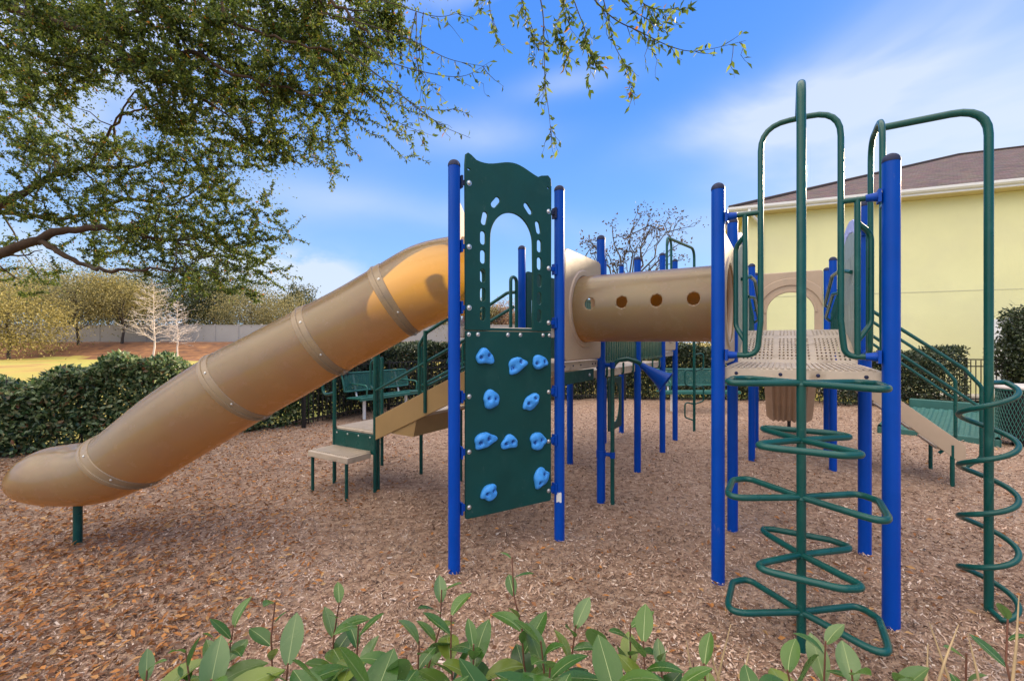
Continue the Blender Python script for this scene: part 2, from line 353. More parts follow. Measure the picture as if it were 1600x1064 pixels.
def plate(name, outer, holes, thick, mat, org, ax, ay, parent, bevel=.004, smooth=40):
    """board with cut-outs: 2D outline and holes in (ax, ay) coordinates, centred on the plane through org"""
    cu = bpy.data.curves.new(name, 'CURVE'); cu.dimensions = '2D'; cu.fill_mode = 'BOTH'
    cu.extrude = max(thick / 2 - bevel, .0005); cu.bevel_depth = bevel; cu.bevel_resolution = 1; cu.offset = -bevel
    for pts in [outer] + list(holes):
        sp = cu.splines.new('POLY'); sp.points.add(len(pts) - 1); sp.use_cyclic_u = True
        for q, p in zip(sp.points, pts): q.co = (p[0], p[1], 0, 1)
    tmp = bpy.data.objects.new('tmp', cu); COL.objects.link(tmp)
    dg = bpy.context.evaluated_depsgraph_get(); me = bpy.data.meshes.new_from_object(tmp.evaluated_get(dg))
    bpy.data.objects.remove(tmp); bpy.data.curves.remove(cu)
    ax = Vector(ax).normalized(); ay = Vector(ay).normalized(); az = ax.cross(ay); org = Vector(org)
    co = np.empty(len(me.vertices) * 3, np.float32); me.vertices.foreach_get('co', co); co = co.reshape(-1, 3)
    Mx = np.array([ax, ay, az]); co = co @ Mx + np.array(org); me.vertices.foreach_set('co', co.astype(np.float32).ravel()); me.update()
    me.materials.clear()
    return link(name, me, mat, parent, smooth)
def capsule(cx, cy, w, l, ang, n=6):
    o = []; h = (l - w) / 2
    for sgn, a0 in ((1, 0), (-1, math.pi)):
        for k in range(n + 1):
            a = a0 + math.pi * k / n; x = w / 2 * math.cos(a); y = w / 2 * math.sin(a) + sgn * h
            o.append((cx + x * math.cos(ang) - y * math.sin(ang), cy + x * math.sin(ang) + y * math.cos(ang)))
    return o
def circle2(cx, cy, r, n=40): return [(cx + r * math.cos(2 * math.pi * k / n), cy + r * math.sin(2 * math.pi * k / n)) for k in range(n)]
def round_poly(pts, r, n=5):
    o = []
    for i in range(len(pts)):
        a, b, c = (Vector((*pts[j % len(pts)], 0)) for j in (i - 1, i, i + 1))
        rr = r[i] if isinstance(r, (list, tuple)) else r
        u = (a - b).normalized(); v = (c - b).normalized(); d = min(rr, (a - b).length * .48, (c - b).length * .48)
        p0, p1 = b + u * d, b + v * d
        for k in range(n + 1):
            t = k / n; q = p0 * (1 - t) ** 2 + b * 2 * t * (1 - t) + p1 * t * t; o.append((q.x, q.y))
    return o
def at(px, py, Y): return Vector(((px - 800) / FPX * Y, Y, EYE + (HY - py) / FPX * Y))

U = Vector((.854, -.52, 0)); VV = Vector((.52, .854, 0)); Z = Vector((0, 0, 1))
# ------------------------------------------------------------------ setting: ground
def ground_z(x, y):
    def ss(a, b, t): t = min(1, max(0, (t - a) / (b - a))); return t * t * (3 - 2 * t)
    w = 1 - ss(2, 9, x - .1 * y)
    return -.07 * (1 - ss(11.5, 15, max(y, abs(x) * .9))) + (.30 * ss(13, 27, y) + 1.4 * ss(35, 45, y)) * w - .012
xs = np.concatenate([np.linspace(-400, -70, 12), np.linspace(-66, 40, 110), np.linspace(45, 400, 12)])
ys = np.concatenate([np.linspace(-60, 8, 14), np.linspace(9, 64, 120), np.linspace(72, 900, 14)])
vs = [(x, y, ground_z(x, y) + (rnd.uniform(-.03, .03) if y > 16 and y < 64 else 0)) for y in ys for x in xs]; nx = len(xs)
fs = [(j * nx + i, j * nx + i + 1, (j + 1) * nx + i + 1, (j + 1) * nx + i) for j in range(len(ys) - 1) for i in range(nx - 1)]
me = npmesh('lawn', vs, fs)
me.materials.append(M['lawn']); me.materials.append(M['berm'])
ctr = [(sum(vs[k][0] for k in f) / 4, sum(vs[k][1] for k in f) / 4) for f in fs]
def in_berm(x, y):
    e = 35.0 + 1.8 * math.sin(x * .31) + 1.0 * math.sin(x * .83 + 1) + .5 * math.sin(x * 1.9)
    return 1 if (y > e and x < 8 and y < 66) else 0
me.polygons.foreach_set('material_index', [in_berm(*c) for c in ctr])
tag(link('lawn', me, None, smooth=180), kind='structure')
# hedge line (outer limit of the mulch bed)
HEDGE = [(-10.5, 4.2), (-7.4, 6.5), (-4.9, 8.3), (-3.6, 10.9), (-1.8, 12.7), (3.2, 13.0), (7.6, 12.3), (10.6, 11.6)]
def inside(x, y):
    if x < -10.5 or x > 10.6: return False
    for (x0, y0), (x1, y1) in zip(HEDGE, HEDGE[1:]):
        if x0 <= x <= x1: return y < y0 + (y1 - y0) * (x - x0) / (x1 - x0) + .25
    return False
MOUNDS = [(1.409, 3.064, .022, .13), (2.19, 2.588, .024, .13), (1.929, 3.918, .02, .13), (2.71, 3.44, .02, .13), (-.412, 3.19, .022, .13), (.393, 3.714, .022, .13), (.905, 4.555, .02, .14), (1.553, 2.405, .02, .11), (2.905, 2.73, .02, .11),
          (-3.47, 3.58, .02, .12), (1.01, 4.5, .016, .1), (-.396, 4.207, .02, .13), (-4.6, 3.7, -.05, .45), (1.5, 2.15, -.028, .32), (3.0, 2.5, -.025, .3), (-.1, 3.15, -.03, .35), (-1.95, 4.75, -.025, .35)]
def bed_z(x, y):
    return sum(h * math.exp(-((x - a) ** 2 + (y - b_) ** 2) / (w * w)) for a, b_, h, w in MOUNDS) + .022 * math.sin(x * 1.3 - y * .9 + 2) * math.sin(y * 1.1 + .4 * x) + .012 * math.sin(x * 2.1 + y * .7) + .010 * math.sin(y * 2.7 - x * 1.1 + 1) + .006 * math.sin(x * 6.3 + 2) * math.sin(y * 5.7) + .004
st = .10; vs = []; idx = {}; fs = []
for i in range(int(26 / st)):
    for j in range(int(19 / st)):
        x, y = -12.4 + i * st, -5 + j * st
        idx[(i, j)] = len(vs); vs.append((x, y, bed_z(x, y)))
for (i, j), k in idx.items():
    if (i + 1, j + 1) in idx:
        x, y = -12.4 + i * st, -5 + j * st
        if inside(x, y - .35) or x > 10.5 and y < 11.4: fs.append((k, idx[(i + 1, j)], idx[(i + 1, j + 1)], idx[(i, j + 1)]))
tag(link('mulch_ground', npmesh('mulch_ground', vs, fs), M['mulchbase'], smooth=180), kind='structure')

g = np.random.default_rng(3)
def quads(pos, ang, ln, wd, tilt, roll):
    n = len(pos); ca, sa = np.cos(ang), np.sin(ang)
    d = np.stack([ca * np.cos(tilt), sa * np.cos(tilt), np.sin(tilt)], 1)
    s0 = np.stack([-sa, ca, np.zeros(n)], 1); up = np.cross(d, s0)
    s = s0 * np.cos(roll)[:, None] + up * np.sin(roll)[:, None]
    h = d * (ln / 2)[:, None]; w = s * (wd / 2)[:, None]
    a = g.uniform(.3, 1, n)[:, None]; b = g.uniform(.3, 1, n)[:, None]
    v = np.stack([pos - h - w * a, pos - h * .9 + w, pos + h + w * b, pos + h * .85 - w], 1).reshape(-1, 3)
    return v, np.arange(4 * n).reshape(n, 4)
def scatter_bed(n, y0, y1, xmax=11, power=1.0):
    P = []
    while len(P) < n:
        k = 4 * n
        y = y0 * (y1 / y0) ** g.uniform(0, 1, k)             # more per square metre nearer the entrance
        x = g.uniform(-1, 1, k) * np.minimum(1.35 * y + 1.2, xmax)
        for a, b in zip(x, y):
            if inside(a, b): P.append((a, b, bed_z(a, b)))
            if len(P) >= n: break
    return np.array(P)
P = scatter_bed(300000, 1.15, 12.6); n = len(P)
P[:, 2] += g.uniform(.002, .016, n)
sz = (1 + .05 * P[:, 1]) * np.where(g.uniform(0, 1, n) < .05, 1.9, 1.0)
v, f = quads(P, g.uniform(0, 6.28, n), g.uniform(.007, .027, n) * sz, g.uniform(.003, .008, n) * sz, g.normal(0, .38, n), g.normal(0, .5, n))
tag(link('wood_chips', npmesh('wood_chips', v, f), M['chip']), 'brown shredded wood chips covering the playground floor', 'mulch', kind='stuff')
P = scatter_bed(52000, 1.2, 9)
keep = [(a < -1.2 - .35 * abs(math.sin(b * 3)) and g.uniform() < min(1, (-a - .7) / 2.4)) or g.uniform() < .05 for a, b, c in P]; P = P[keep]; n = len(P)
P[:, 2] += g.uniform(.012, .03, n)
FALL = P

# ------------------------------------------------------------------ play structure
PS = empty('play_structure', (1.4, 4.2, 0), 'blue green and tan playground climbing structure with tube slide, crawl tunnel and decks', 'play structure')
PR = .0428
D_ = V(.393, 3.714); G_ = D_ - U * .93; E_ = D_ + VV * .985; G2 = G_ + VV * .985
C_ = V(-.412, 3.19)
I_ = E_ + VV * 1.32; F_ = G2 + VV * 1.32; J_ = I_ + VV * 1.36; J2 = F_ + VV * 1.36; K_ = J_ + VV * .92; L_ = J2 + VV * .92
A_ = V(1.409, 3.064); B_ = A_ + U * .915; A2 = A_ + VV * 1.0; B2 = B_ + VV * 1.0
M_ = A2 + VV * 2.66; N_ = B2 + VV * 2.66; M2 = M_ + VV * .95; N2 = N_ + VV * .95
LO, HI = 2.72, 2.93
posts = [(A_, LO), (B_, LO), (A2, LO), (B2, LO), (C_, HI), (D_, HI), (G_, HI), (E_, LO), (G2, LO), (I_, LO), (F_, LO), (J_, 3.0), (J2, 3.0), (K_, 3.05), (L_, 3.05), (M_, LO), (N_, LO), (M2, LO), (N2, LO)]
pm = {}
for p, h in posts:
    if h not in pm:
        b = MB(); b.cyl((0, 0, -.25), (0, 0, h - .03), PR, 28); me = b.build('corner_post', M['blue'], smooth=40); pm[h] = me.data; COL.objects.unlink(me); bpy.data.objects.remove(me)
        b = MB(); b.cyl((0, 0, 0), (0, 0, .008), PR + .002, 28); b.dome((0, 0, .008), PR + .002, .042, 28); me = b.build('post_cap', M['cap'], smooth=50); pm['cap', h] = me.data; COL.objects.unlink(me); bpy.data.objects.remove(me)
    o = bpy.data.objects.new('corner_post', pm[h]); COL.objects.link(o); o.location = p; adopt(o, PS)
    c = bpy.data.objects.new('post_cap', pm['cap', h]); COL.objects.link(c); c.location = (p.x, p.y, h - .03); adopt(c, o)
    if p is D_: postD = o
b = MB()
for (a, bb, zz, hh) in ((.25, 1.05, .38, .05), (.5, .9, .405, .03)):
    vs = []
    for k in range(7):
        an = -math.pi / 2 - .7 + 1.0 * k / 6; vs += [(D_.x + (PR + .0012) * math.cos(an), D_.y + (PR + .0012) * math.sin(an), zz - hh * rnd.uniform(.6, 1)), (D_.x + (PR + .0012) * math.cos(an), D_.y + (PR + .0012) * math.sin(an), zz + hh * rnd.uniform(.5, 1))]
    b.add(vs, [(2 * k, 2 * k + 2, 2 * k + 3, 2 * k + 1) for k in range(6)])
    break
b.build('sticker', M['whitepost'], postD)

def bracket(parent, post, to, z, ln=.075):
    d = (Vector(to) - Vector(post)); d.z = 0; d.normalize(); p = Vector((post.x, post.y, z))
    b = MB()
    b.box(p + d * (PR + .012), (.016, .07, .075), d)
    b.cyl(p + d * (PR + .015), p + d * (PR + ln), .028, 16, .0205)
    b.build('clamp', M['bluebr'], parent, 40)
def pipe(name, pts, r, parent, mat=None, rad=.06, seg=12, closed=False):
    return MB().tube(fillet(pts, rad) if rad else pts, r, seg, closed).build(name, mat or M['green'], parent, 50)
BOLT = {}
def bolt(parent, p, d, r=.013, mat=None, ln=.004):
    k = (r, (mat or M['steel']).name, ln)
    if k not in BOLT:
        b = MB(); b.cyl((0, 0, -ln), (0, 0, .003), r * 1.25, 14); b.dome((0, 0, .003), r, r * .6, 12, 3)
        o = b.build('bolt', mat or M['steel'], None, 50); BOLT[k] = o.data; bpy.data.objects.remove(o)
    o = bpy.data.objects.new('bolt', BOLT[k]); COL.objects.link(o); o.location = p; o.rotation_euler = Vector(d).to_track_quat('Z', 'Y').to_euler()
    return adopt(o, parent)
def bolts(parent, ps, d, r=.013):
    for p in ps: bolt(parent, Vector(p), d, r)

# decks -----------------------------------------------------------
def deck(name, pts, z, lip=.078, mat=None):
    c = sum(pts, Vector()) / len(pts); pl = []
    for p in pts: pl.append(p + (c - p).normalized() * .035)
    b = MB(); b.prism([(p.x, p.y) for p in pl], z - lip, z)
    return b.build(name, mat or M['deck'], PS, bevel=.007)
ZD = 1.478; ZT = 1.765; ZB = 1.365
# slotted tops: raised slats between the drain slots of each deck
def deck_slats(parent, o, a, b_, la, lb, z):
    b = MB(); n = int(la / .033)
    for i in range(n):
        t = (i + .5) / n * la
        b.box(o + a * t + b_ * (lb / 2) + Z * (z + .004), (.019, lb - .05, .008), a)
    return b.build('slat_top', M['deck'], parent)
d1 = deck('deck', [A_, B_, B2, A2], ZD); deck_slats(d1, A_ + U * .06, U, VV, .80, 1.0, ZD)
for t in (.12, .40, .62, .88): bolt(d1, A_ + U * (.915 * t) + VV * .026 + Z * (ZD - .035), -VV, .009, M['cap'])
d2 = deck('deck', [G_, D_, E_, G2], ZD)
d3 = deck('deck', [C_, D_, G_], ZT)
d4 = deck('deck', [G2, E_, I_, F_], ZB, .085); d5 = deck('deck', [F_, I_, J_, J2], ZB, .085); d6 = deck('deck', [J2, J_, K_, L_], 1.50)
d7 = deck('deck', [M_, N_, N2, M2], ZD)
for t in (.16, .34, .52, .82, .90): bolt(d2, D_ + VV * (.985 * t) - U * .024 + Z * (ZD - .038), U, .007, M['cap'])
b = MB(); b.box(D_ + VV * .42 + Z * (ZD - .14) - U * .02, (.80, .012, .11), VV); o = b.build('support_plate', M['panel'], PS, bevel=.003)
bolts(o, [D_ + VV * .1 + Z * (ZD - .14) - U * .012, D_ + VV * .7 + Z * (ZD - .14) - U * .012], U)

# rock wall --------------------------------------------------------
cdv = (D_ - C_); LCD = cdv.length; cdv.normalize(); nrm = Vector((cdv.y, -cdv.x, 0))       # nrm points to the camera side
X0, X1 = .083, LCD - .098                                                                # panel edges along C-D
wc = (X0 + X1) / 2; zb, zs, zt = .375, 1.735, 2.975
org = C_ + nrm * .018
low = round_poly([(X0, zb), (X1, zb - .01), (X1, zs - .004), (X0, zs - .004)], [.02, .02, .004, .004])
lowp = plate('climbing_panel', low, [], .02, M['panel'], org - nrm * .012, cdv, Z, PS)
top = [(X0, zs + .004), (X1, zs + .004), (X1 + .004, zt - .06)]
pts = [(X1 - .001, zt + .005), (X1 - .03, zt + .028), (X1 - .10, zt + .012)]
for k in range(0, 17):
    t = k / 16; x = X1 - .13 - (X1 - X0 - .22) * t
    pts.append((x, zt - .004 + .05 * math.sin(math.pi * t) ** 2 + .012 * t + .018 * math.sin(2 * math.pi * t)))
pts += [(X0 + .05, zt + .035), (X0 + .022, zt + .046), (X0 + .002, zt + .03), (X0 - .004, zt - .04)]
top += pts
wx0, wx1, wz0 = X0 + .208, X1 - .185, 1.757
r = (wx1 - wx0) / 2; cx = (wx0 + wx1) / 2; wz1 = 2.62 - r
win = [(wx0, wz0), (wx1, wz0), (wx1 + .004, wz1 * .6 + wz0 * .4)] + [(cx + (r) * math.cos(math.pi * k / 22), wz1 + r * 1.12 * math.sin(math.pi * k / 22)) for k in range(23)] + [(wx0 - .004, wz1 * .6 + wz0 * .4)]
holes = [win]
for sgn in (-1, 1):
    for k, zz in enumerate((1.86, 2.0, 2.14, 2.28, 2.42)):
        holes.append(capsule(cx + sgn * (r + .065), zz, .044, .100, 0))
    holes.append(capsule(cx + sgn * (r + .052), 2.565, .044, .10, sgn * .22)); holes.append(capsule(cx + sgn * (r - .045), 2.70, .044, .10, sgn * .72))
holes += [capsule(X0 + .028, zt - .075, .012, .026, 1.3), capsule(X1 - .028, zt - .075, .012, .026, 1.3)]
upp = plate('window_panel', top, holes, .02, M['panel'], org - nrm * .012, cdv, Z, PS)
fz = org + nrm * -.002
bolts(lowp, [fz + cdv * x + Z * 1.708 for x in (X0 + .025, X0 + .10, wc - .03, wc + .085, X1 - .085, X1 - .02)], nrm)
for z in (2.80, 2.34, 1.88):
    for post, x in ((C_, X0 + .028), (D_, X1 - .028)):
        zz = z - (.09 if post is D_ else 0) + (.0 if z > 2 else .02)
        bolts(upp, [fz + cdv * x + Z * zz], nrm, .016)
        b = MB(); sgn = 1 if post is C_ else -1
        b.box(post + cdv * sgn * (PR + .01) + Z * zz, (.016, .055, .09), cdv); b.box(post + cdv * sgn * (PR + .04) + Z * zz, (.06, .022, .035), cdv)
        b.build('panel_bracket', M['bluebr'] if z < 2.7 else M['cap'], upp, bevel=.004)
for z in (1.30, .90, .50):
    for post, x in ((C_, X0 + .028), (D_, X1 - .028)):
        zz = z - (.05 if post is D_ else .04)
        bolts(lowp, [fz + cdv * x + Z * zz], nrm, .014)
        b = MB(); sgn = 1 if post is C_ else -1
        b.box(post + cdv * sgn * (PR + .01) + Z * zz, (.016, .055, .09), cdv); b.box(post + cdv * sgn * (PR + .04) + Z * zz, (.06, .022, .05), cdv)
        b.build('panel_bracket', M['bluebr'], lowp, bevel=.004)
# climbing holds, placed by their spot on the board (photo px measured on the panel face)
def on_panel(px, py):
    # intersect the sight line with the panel plane once, to read the spot on the board
    d = Vector(((px - 800) / FPX, 1, (HY - py) / FPX)); t = (org.dot(nrm)) / d.dot(nrm) if False else (Vector((org.x, org.y, 0)).dot(nrm)) / Vector((d.x, d.y, 0)).dot(nrm)
    q = Vector((0, 0, EYE)) + d * t; return (q - org).dot(cdv), q.z
holds = [(757, 558, 27, 20, 0), (807, 571, 30, 19, .6), (843, 566, 26, 17, .1), (767, 624, 26, 23, -.25), (829, 628, 26, 19, .45), (757, 688, 32, 21, .3), (795, 691, 26, 17, 0), (840, 689, 26, 22, .1), (845, 746, 28, 22, .75), (764, 769, 26, 20, .3)]
def hold(parent, x, z, w, h, rot, seed):
    q = random.Random(seed); bm = bmesh.new(); bmesh.ops.create_icosphere(bm, subdivisions=4, radius=1)
    ph = [q.uniform(0, 6.28) for _ in range(6)]
    hx = [(-.42 + q.uniform(-.08, .08), q.uniform(-.15, .15)), (.42 + q.uniform(-.08, .08), q.uniform(-.05, .3))]
    for v in bm.verts:
        p = v.co.copy(); a = math.atan2(p.y, p.x)
        kx = 1 + .10 * math.sin(3 * a + ph[0]) + .09 * math.sin(2 * a + ph[1]) + .05 * math.sin(5 * a + ph[2])
        X = p.x * kx; Yy = p.y * kx
        Yy -= .22 * X * X - .08                                             # kidney bend
        zz = max(p.z, -.05) ** 1 if p.z > 0 else p.z * .05
        zz = zz ** .6 if zz > 0 else zz
        zz *= .72 + .22 * X * math.sin(ph[3]) + .16 * math.sin(2.6 * X + ph[4]) + .1 * math.cos(3 * Yy + ph[5])
        for (ax_, ay_) in hx:
            dd = math.hypot((X - ax_), (Yy - ay_) * h / w)
            if p.z > 0 and dd < .24: zz -= .42 * (1 - (dd / .24) ** 4)
        v.co = (X * w / 2, Yy * h / 2, max(zz, -.02) * .048)
    c, s = math.cos(rot), math.sin(rot); o0 = org + nrm * -.0005
    for f in bm.faces:
        m = f.calc_center_median(); X, Yy = m.x / (w / 2), m.y / (h / 2); f.smooth = True
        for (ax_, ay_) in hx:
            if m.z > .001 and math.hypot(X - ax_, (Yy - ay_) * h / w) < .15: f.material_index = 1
    for v in bm.verts:
        X, Yy, zz = v.co; v.co = o0 + cdv * (x + X * c - Yy * s) + Z * (z + X * s + Yy * c) + nrm * zz
    me = bpy.data.meshes.new('climbing_hold'); bm.to_mesh(me); bm.free()
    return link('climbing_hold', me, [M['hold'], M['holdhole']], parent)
for i, (px, py, w, h, rot) in enumerate(holds):
    x, z = on_panel(px, py); dp = (org + cdv * x).y / FPX
    hold(lowp, x, z, w * dp * 1.22, h * dp * 1.18, rot, 11 + i)

# tube slide -------------------------------------------------------
SY = 3.62
kx = lambda px: (px - 800) / FPX * SY
kz = lambda py: EYE + (HY - py) / FPX * SY
stn = [((735, 372), (735, 493), .31), ((704, 371), (704, 496), .31), ((645, 386), (684, 504), .31), ((585, 420), (647, 522), .31), ((530, 452), (592, 553), .31), ((472, 482), (536, 583), .31), ((400, 519), (476, 618), .31),
       ((330, 556), (413, 653), .31), ((240, 615), (325, 706), .31), ((152, 684), (236, 757), .30), ((108, 694), (168, 783), .30), ((76, 699), (108, 786), .30), ((52, 711), (68, 782), .25), ((38, 732), (42, 770), .17)]
tp = catmull([V(kx(a[0]), kz(a[1]), c) for a, b_, c in stn], 7); bp_ = catmull([V(kx(b_[0]), kz(b_[1]), c) for a, b_, c in stn], 7)
def slide_ring(T, B, grow=0.0, seg=40):
    c = (Vector((T.x, SY, T.y)) + Vector((B.x, SY, B.y))) / 2; up = (Vector((T.x, SY, T.y)) - Vector((B.x, SY, B.y))); hl = up.length / 2 + grow; up.normalize()
    return [c + up * hl * math.sin(2 * math.pi * k / seg) + Vector((0, 1, 0)) * (T.z + grow) * math.cos(2 * math.pi * k / seg) for k in range(seg)]
b = MB(); b.rings([slide_ring(T, B) for T, B in zip(tp, bp_)])
slide = b.build('tube_slide', M['tan'], PS, 70)
for s in (3, 5, 7, 9):
    i = s * 7; nx_ = 1 if s < 9 else 1
    b = MB(); rs = []
    Tm, Bm = tp[i], bp_[i]; ax_ = ((tp[i + 1] + bp_[i + 1]) - (tp[i - 1] + bp_[i - 1])); ax_.z = 0; ax_.normalize()
    for off, gr in ((-.062, .001), (-.058, .006), (-.012, .007), (-.009, .014), (.006, .014), (.008, .006), (.030, .005), (.034, .001)):
        o_ = ax_ * off
        # follow the local radius
        t = i + off / max(1e-6, ((tp[i + 1] + bp_[i + 1]) / 2 - (tp[i] + bp_[i]) / 2).length); k0 = int(math.floor(t)); fr = t - k0
        k0 = max(0, min(len(tp) - 2, k0)); rs.append(slide_ring(tp[k0].lerp(tp[k0 + 1], fr), bp_[k0].lerp(bp_[k0 + 1], fr), gr))
    b.rings(rs); cl = b.build('joint_collar', M['collar'], slide, 30)
    for k in (17, 23, 29, 35):
        p = (rs[1][k] + rs[2][k]) / 2; c0 = sum(rs[2], Vector()) / 40; bolt(slide, p, (p - c0).normalized(), .0075)
b = MB(); b.cyl((kx(129), 3.58, -.2), (kx(129), 3.58, .44), .030, 20); b.box((kx(118), 3.60, .362), (.20, .09, .016)); b.build('support_leg', M['green'], slide, 50)
# entrance panel of the slide, on side C-G
cg = (G_ - C_); LCG = cg.length; cg.normalize(); ncg = Vector((-cg.y, cg.x, 0))
plate('slide_entrance_panel', round_poly([(.09, ZT), (LCG - .09, ZT), (LCG - .09, 2.72), (.09, 2.72)], .06), [circle2(LCG / 2 - .07, 2.14, .325)], .03, M['tanpanel'], C_ + ncg * -.0, cg, Z, PS, bevel=.008)

# crawl tunnel -----------------------------------------------------
def tunnel_panel(P0, P1, zb_, zt_, hz, hr):
    d = (P1 - P0); l = d.length; d.normalize()
    p = plate('tunnel_panel', round_poly([(.06, zb_), (l - .06, zb_), (l - .06, zt_ - .02), (l - .12, zt_), (.12, zt_), (.06, zt_ - .02)], .05), [circle2(l / 2, hz, hr)], .045, M['tanpanel'], P0, d, Z, PS, bevel=.012)
    n_ = Vector((d.y, -d.x, 0)); b = MB()
    for sgn in (1, -1):
        rs = []
        for rr, oo in ((hr + .075, .0225), (hr + .065, .034), (hr + .025, .034), (hr + .015, .0225)):
            rs.append([P0 + d * (l / 2 + rr * math.cos(2 * math.pi * k / 48)) + Z * (hz + rr * math.sin(2 * math.pi * k / 48)) + n_ * sgn * oo for k in range(48)])
        b.rings(rs)
    b.build('flange_ring', M['tanpanel'], p, 40); return p
TZ = 1.955; TR = .292
tunnel_panel(D_, E_, 1.49, 2.45, TZ, TR - .01); tunnel_panel(A_, A2, 1.49, 2.45, TZ, TR - .01)
P0 = D_ + VV * .4925 + Z * TZ; P1 = A_ + VV * .5 + Z * TZ; ax_ = (P1 - P0); TL = ax_.length; ax_.normalize(); sd_ = Vector((-ax_.y, ax_.x, 0))
nl, na = 200, 180; q = [.20, .415, .63, .845]
off = math.radians(-90)                                   # theta measured from the camera-side horizontal
def tub(s, a, r_=TR): return P0 + ax_ * s + (-sd_ * math.cos(a) + Z * math.sin(a)) * r_
hl = [(TL * t, math.radians(4)) for t in (.16, .39, .62, .845)]; HR = .046
S = np.linspace(-.03, TL + .03, nl); Aa = np.linspace(-math.pi, math.pi, na, endpoint=False)
vs = []; SA = []
for s in S:
    for a in Aa: SA.append([s, a])
SA = np.array(SA); bad = np.zeros(len(SA), bool)
for hs, ha in hl:
    for side in (0, math.pi):
        da = (SA[:, 1] - ha - side + math.pi) % (2 * math.pi) - math.pi; dx = SA[:, 0] - hs; dy = da * TR; rr = np.hypot(dx, dy)
        bad |= rr < HR - .0045
        sel = (rr >= HR - .0045) & (rr < HR + .0055); k = HR / np.maximum(rr[sel], 1e-6)
        SA[sel, 0] = hs + dx[sel] * k; SA[sel, 1] = ha + side + dy[sel] * k / TR
vs = [tub(s, a) for s, a in SA]; fs = []
for i in range(nl - 1):
    for k in range(na):
        l = (k + 1) % na; f = (i * na + k, i * na + l, (i + 1) * na + l, (i + 1) * na + k)
        if not any(bad[x] for x in f): fs.append(f)
ct = link('crawl_tunnel', npmesh('crawl_tunnel', vs, fs), M['tan'], PS, 180)
sm = ct.modifiers.new('s', 'SOLIDIFY'); sm.thickness = .007; sm.offset = -1

# front entry arch on A-B -----------------------------------------
LAB = (B_ - A_).length
def ab(x, z, o=0.0): return A_ + U * x + VV * o + Z * z
ar = None
arch_i0, arch_i1 = .255, LAB - .235
arc = pipe('entry_arch', [ab(.09, 1.565), ab(arch_i0 - .02, 1.565), ab(arch_i0, 1.78), ab(arch_i0, 3.06), ab(arch_i1, 3.06), ab(arch_i1, 1.78), ab(arch_i1 + .02, 1.565), ab(LAB - .09, 1.565)], .0172, PS, rad=.16, seg=16)
for x0, x1, xm, xo in ((.09, arch_i0, .165, .105), (LAB - .09, arch_i1, LAB - .155, LAB - .085)):
    pipe('top_bar', [ab(x0, 2.50), ab(x1, 2.50)], .0162, arc, rad=0)
    pipe('upright_bar', [ab(xm, 2.50), ab(xm, 1.575)], .0162, arc, rad=0)
    pipe('grab_loop', [ab(xm, 2.36), ab(xo, 2.30, .05), ab(xo, 1.76, .05), ab(xm, 1.66)], .0158, arc, rad=.08)
for post, to in ((A_, B_), (B_, A_)):
    for z in (2.50, 1.565): bracket(arc, post, to, z, .075)

# loop pole climber in front of the deck ---------------------------
PP = (A_ + B_) / 2 - VV * .50; PP = V(1.553, 2.405)
am = A_ + U * ((arch_i0 + arch_i1) / 2)
climb = pipe('loop_climber', [V(PP.x, PP.y, -.2), V(PP.x, PP.y, 3.075), V(am.x, am.y, 3.075)], .0228, PS, rad=.12, seg=20)
for i, z in enumerate((.205, .512, .82, 1.128, 1.432)):
    a_, b_ = (U, VV) if i % 2 == 0 else (VV, U)
    for sgn in (1, -1):
        c = V(PP.x, PP.y, z)
        l = .345 if i % 2 == 0 else .30; w = .225 if i % 2 == 0 else .245
        pts = fillet([c, c + a_ * sgn * l * .78 + b_ * w * 1.02, c + a_ * sgn * l * 1.0 + b_ * w * .62, c + a_ * sgn * l * 1.0 - b_ * w * 1.02, c], .075, 10)
        MB().tube(pts, .0172, 14).build('foot_loop', M['green'], climb, 50)
    MB().dome((PP.x, PP.y, z - .010), .027, .024, 16).build('weld', M['green'], climb, 60)

# helix pole climber on B-B2 ---------------------------------------
bm_ = (B_ + B2) / 2; HP = V(2.905, 2.73)
gat = pipe('side_arch', [B_ + VV * .10 + Z * 1.565, B_ + VV * .25 + Z * 1.565, B_ + VV * .27 + Z * 1.8, B_ + VV * .27 + Z * 3.08, B_ + VV * .73 + Z * 3.08, B_ + VV * .73 + Z * 1.8, B_ + VV * .75 + Z * 1.565, B_ + VV * .9 + Z * 1.565], .0172, PS, rad=.15, seg=14)
for t0, t1, tm in ((.1, .27, .18), (.9, .73, .82)):
    pipe('top_bar', [B_ + VV * t0 + Z * 2.5, B_ + VV * t1 + Z * 2.5], .0162, gat, rad=0)
    pipe('upright_bar', [B_ + VV * tm + Z * 2.5, B_ + VV * tm + Z * 1.575], .0162, gat, rad=0)
for z in (2.5, 1.565): bracket(gat, B_, B2, z, .1); bracket(gat, B2, B_, z, .1)
hel = pipe('helix_climber', [V(HP.x, HP.y, -.2), V(HP.x, HP.y, 3.085), V(bm_.x, bm_.y, 3.085)], .0225, PS, rad=.17, seg=20)
hc = V(HP.x - .006, HP.y, 0); HRD = .126; pts = []
z0, z1, pit = 1.405, .03, .318
nst = 200; tot = (z0 - z1) / pit
for k in range(nst + 1):
    t = k / nst; a = math.radians(8) - 2 * math.pi * tot * t         # starts at the right side and passes in front going left
    pts.append(hc + V(HRD * math.cos(a), HRD * math.sin(a), z0 + (z1 - z0) * t))
e = pts[-1]
MB().tube([V(HP.x, HP.y, z0)] + fillet([V(HP.x, HP.y, z0), V(hc.x + HRD * .75, hc.y + .02, z0), pts[0]], .05)[1:-1] + pts + [V(HP.x, HP.y, e.z)], .0155, 12).build('helix_rail', M['green'], hel, 60)

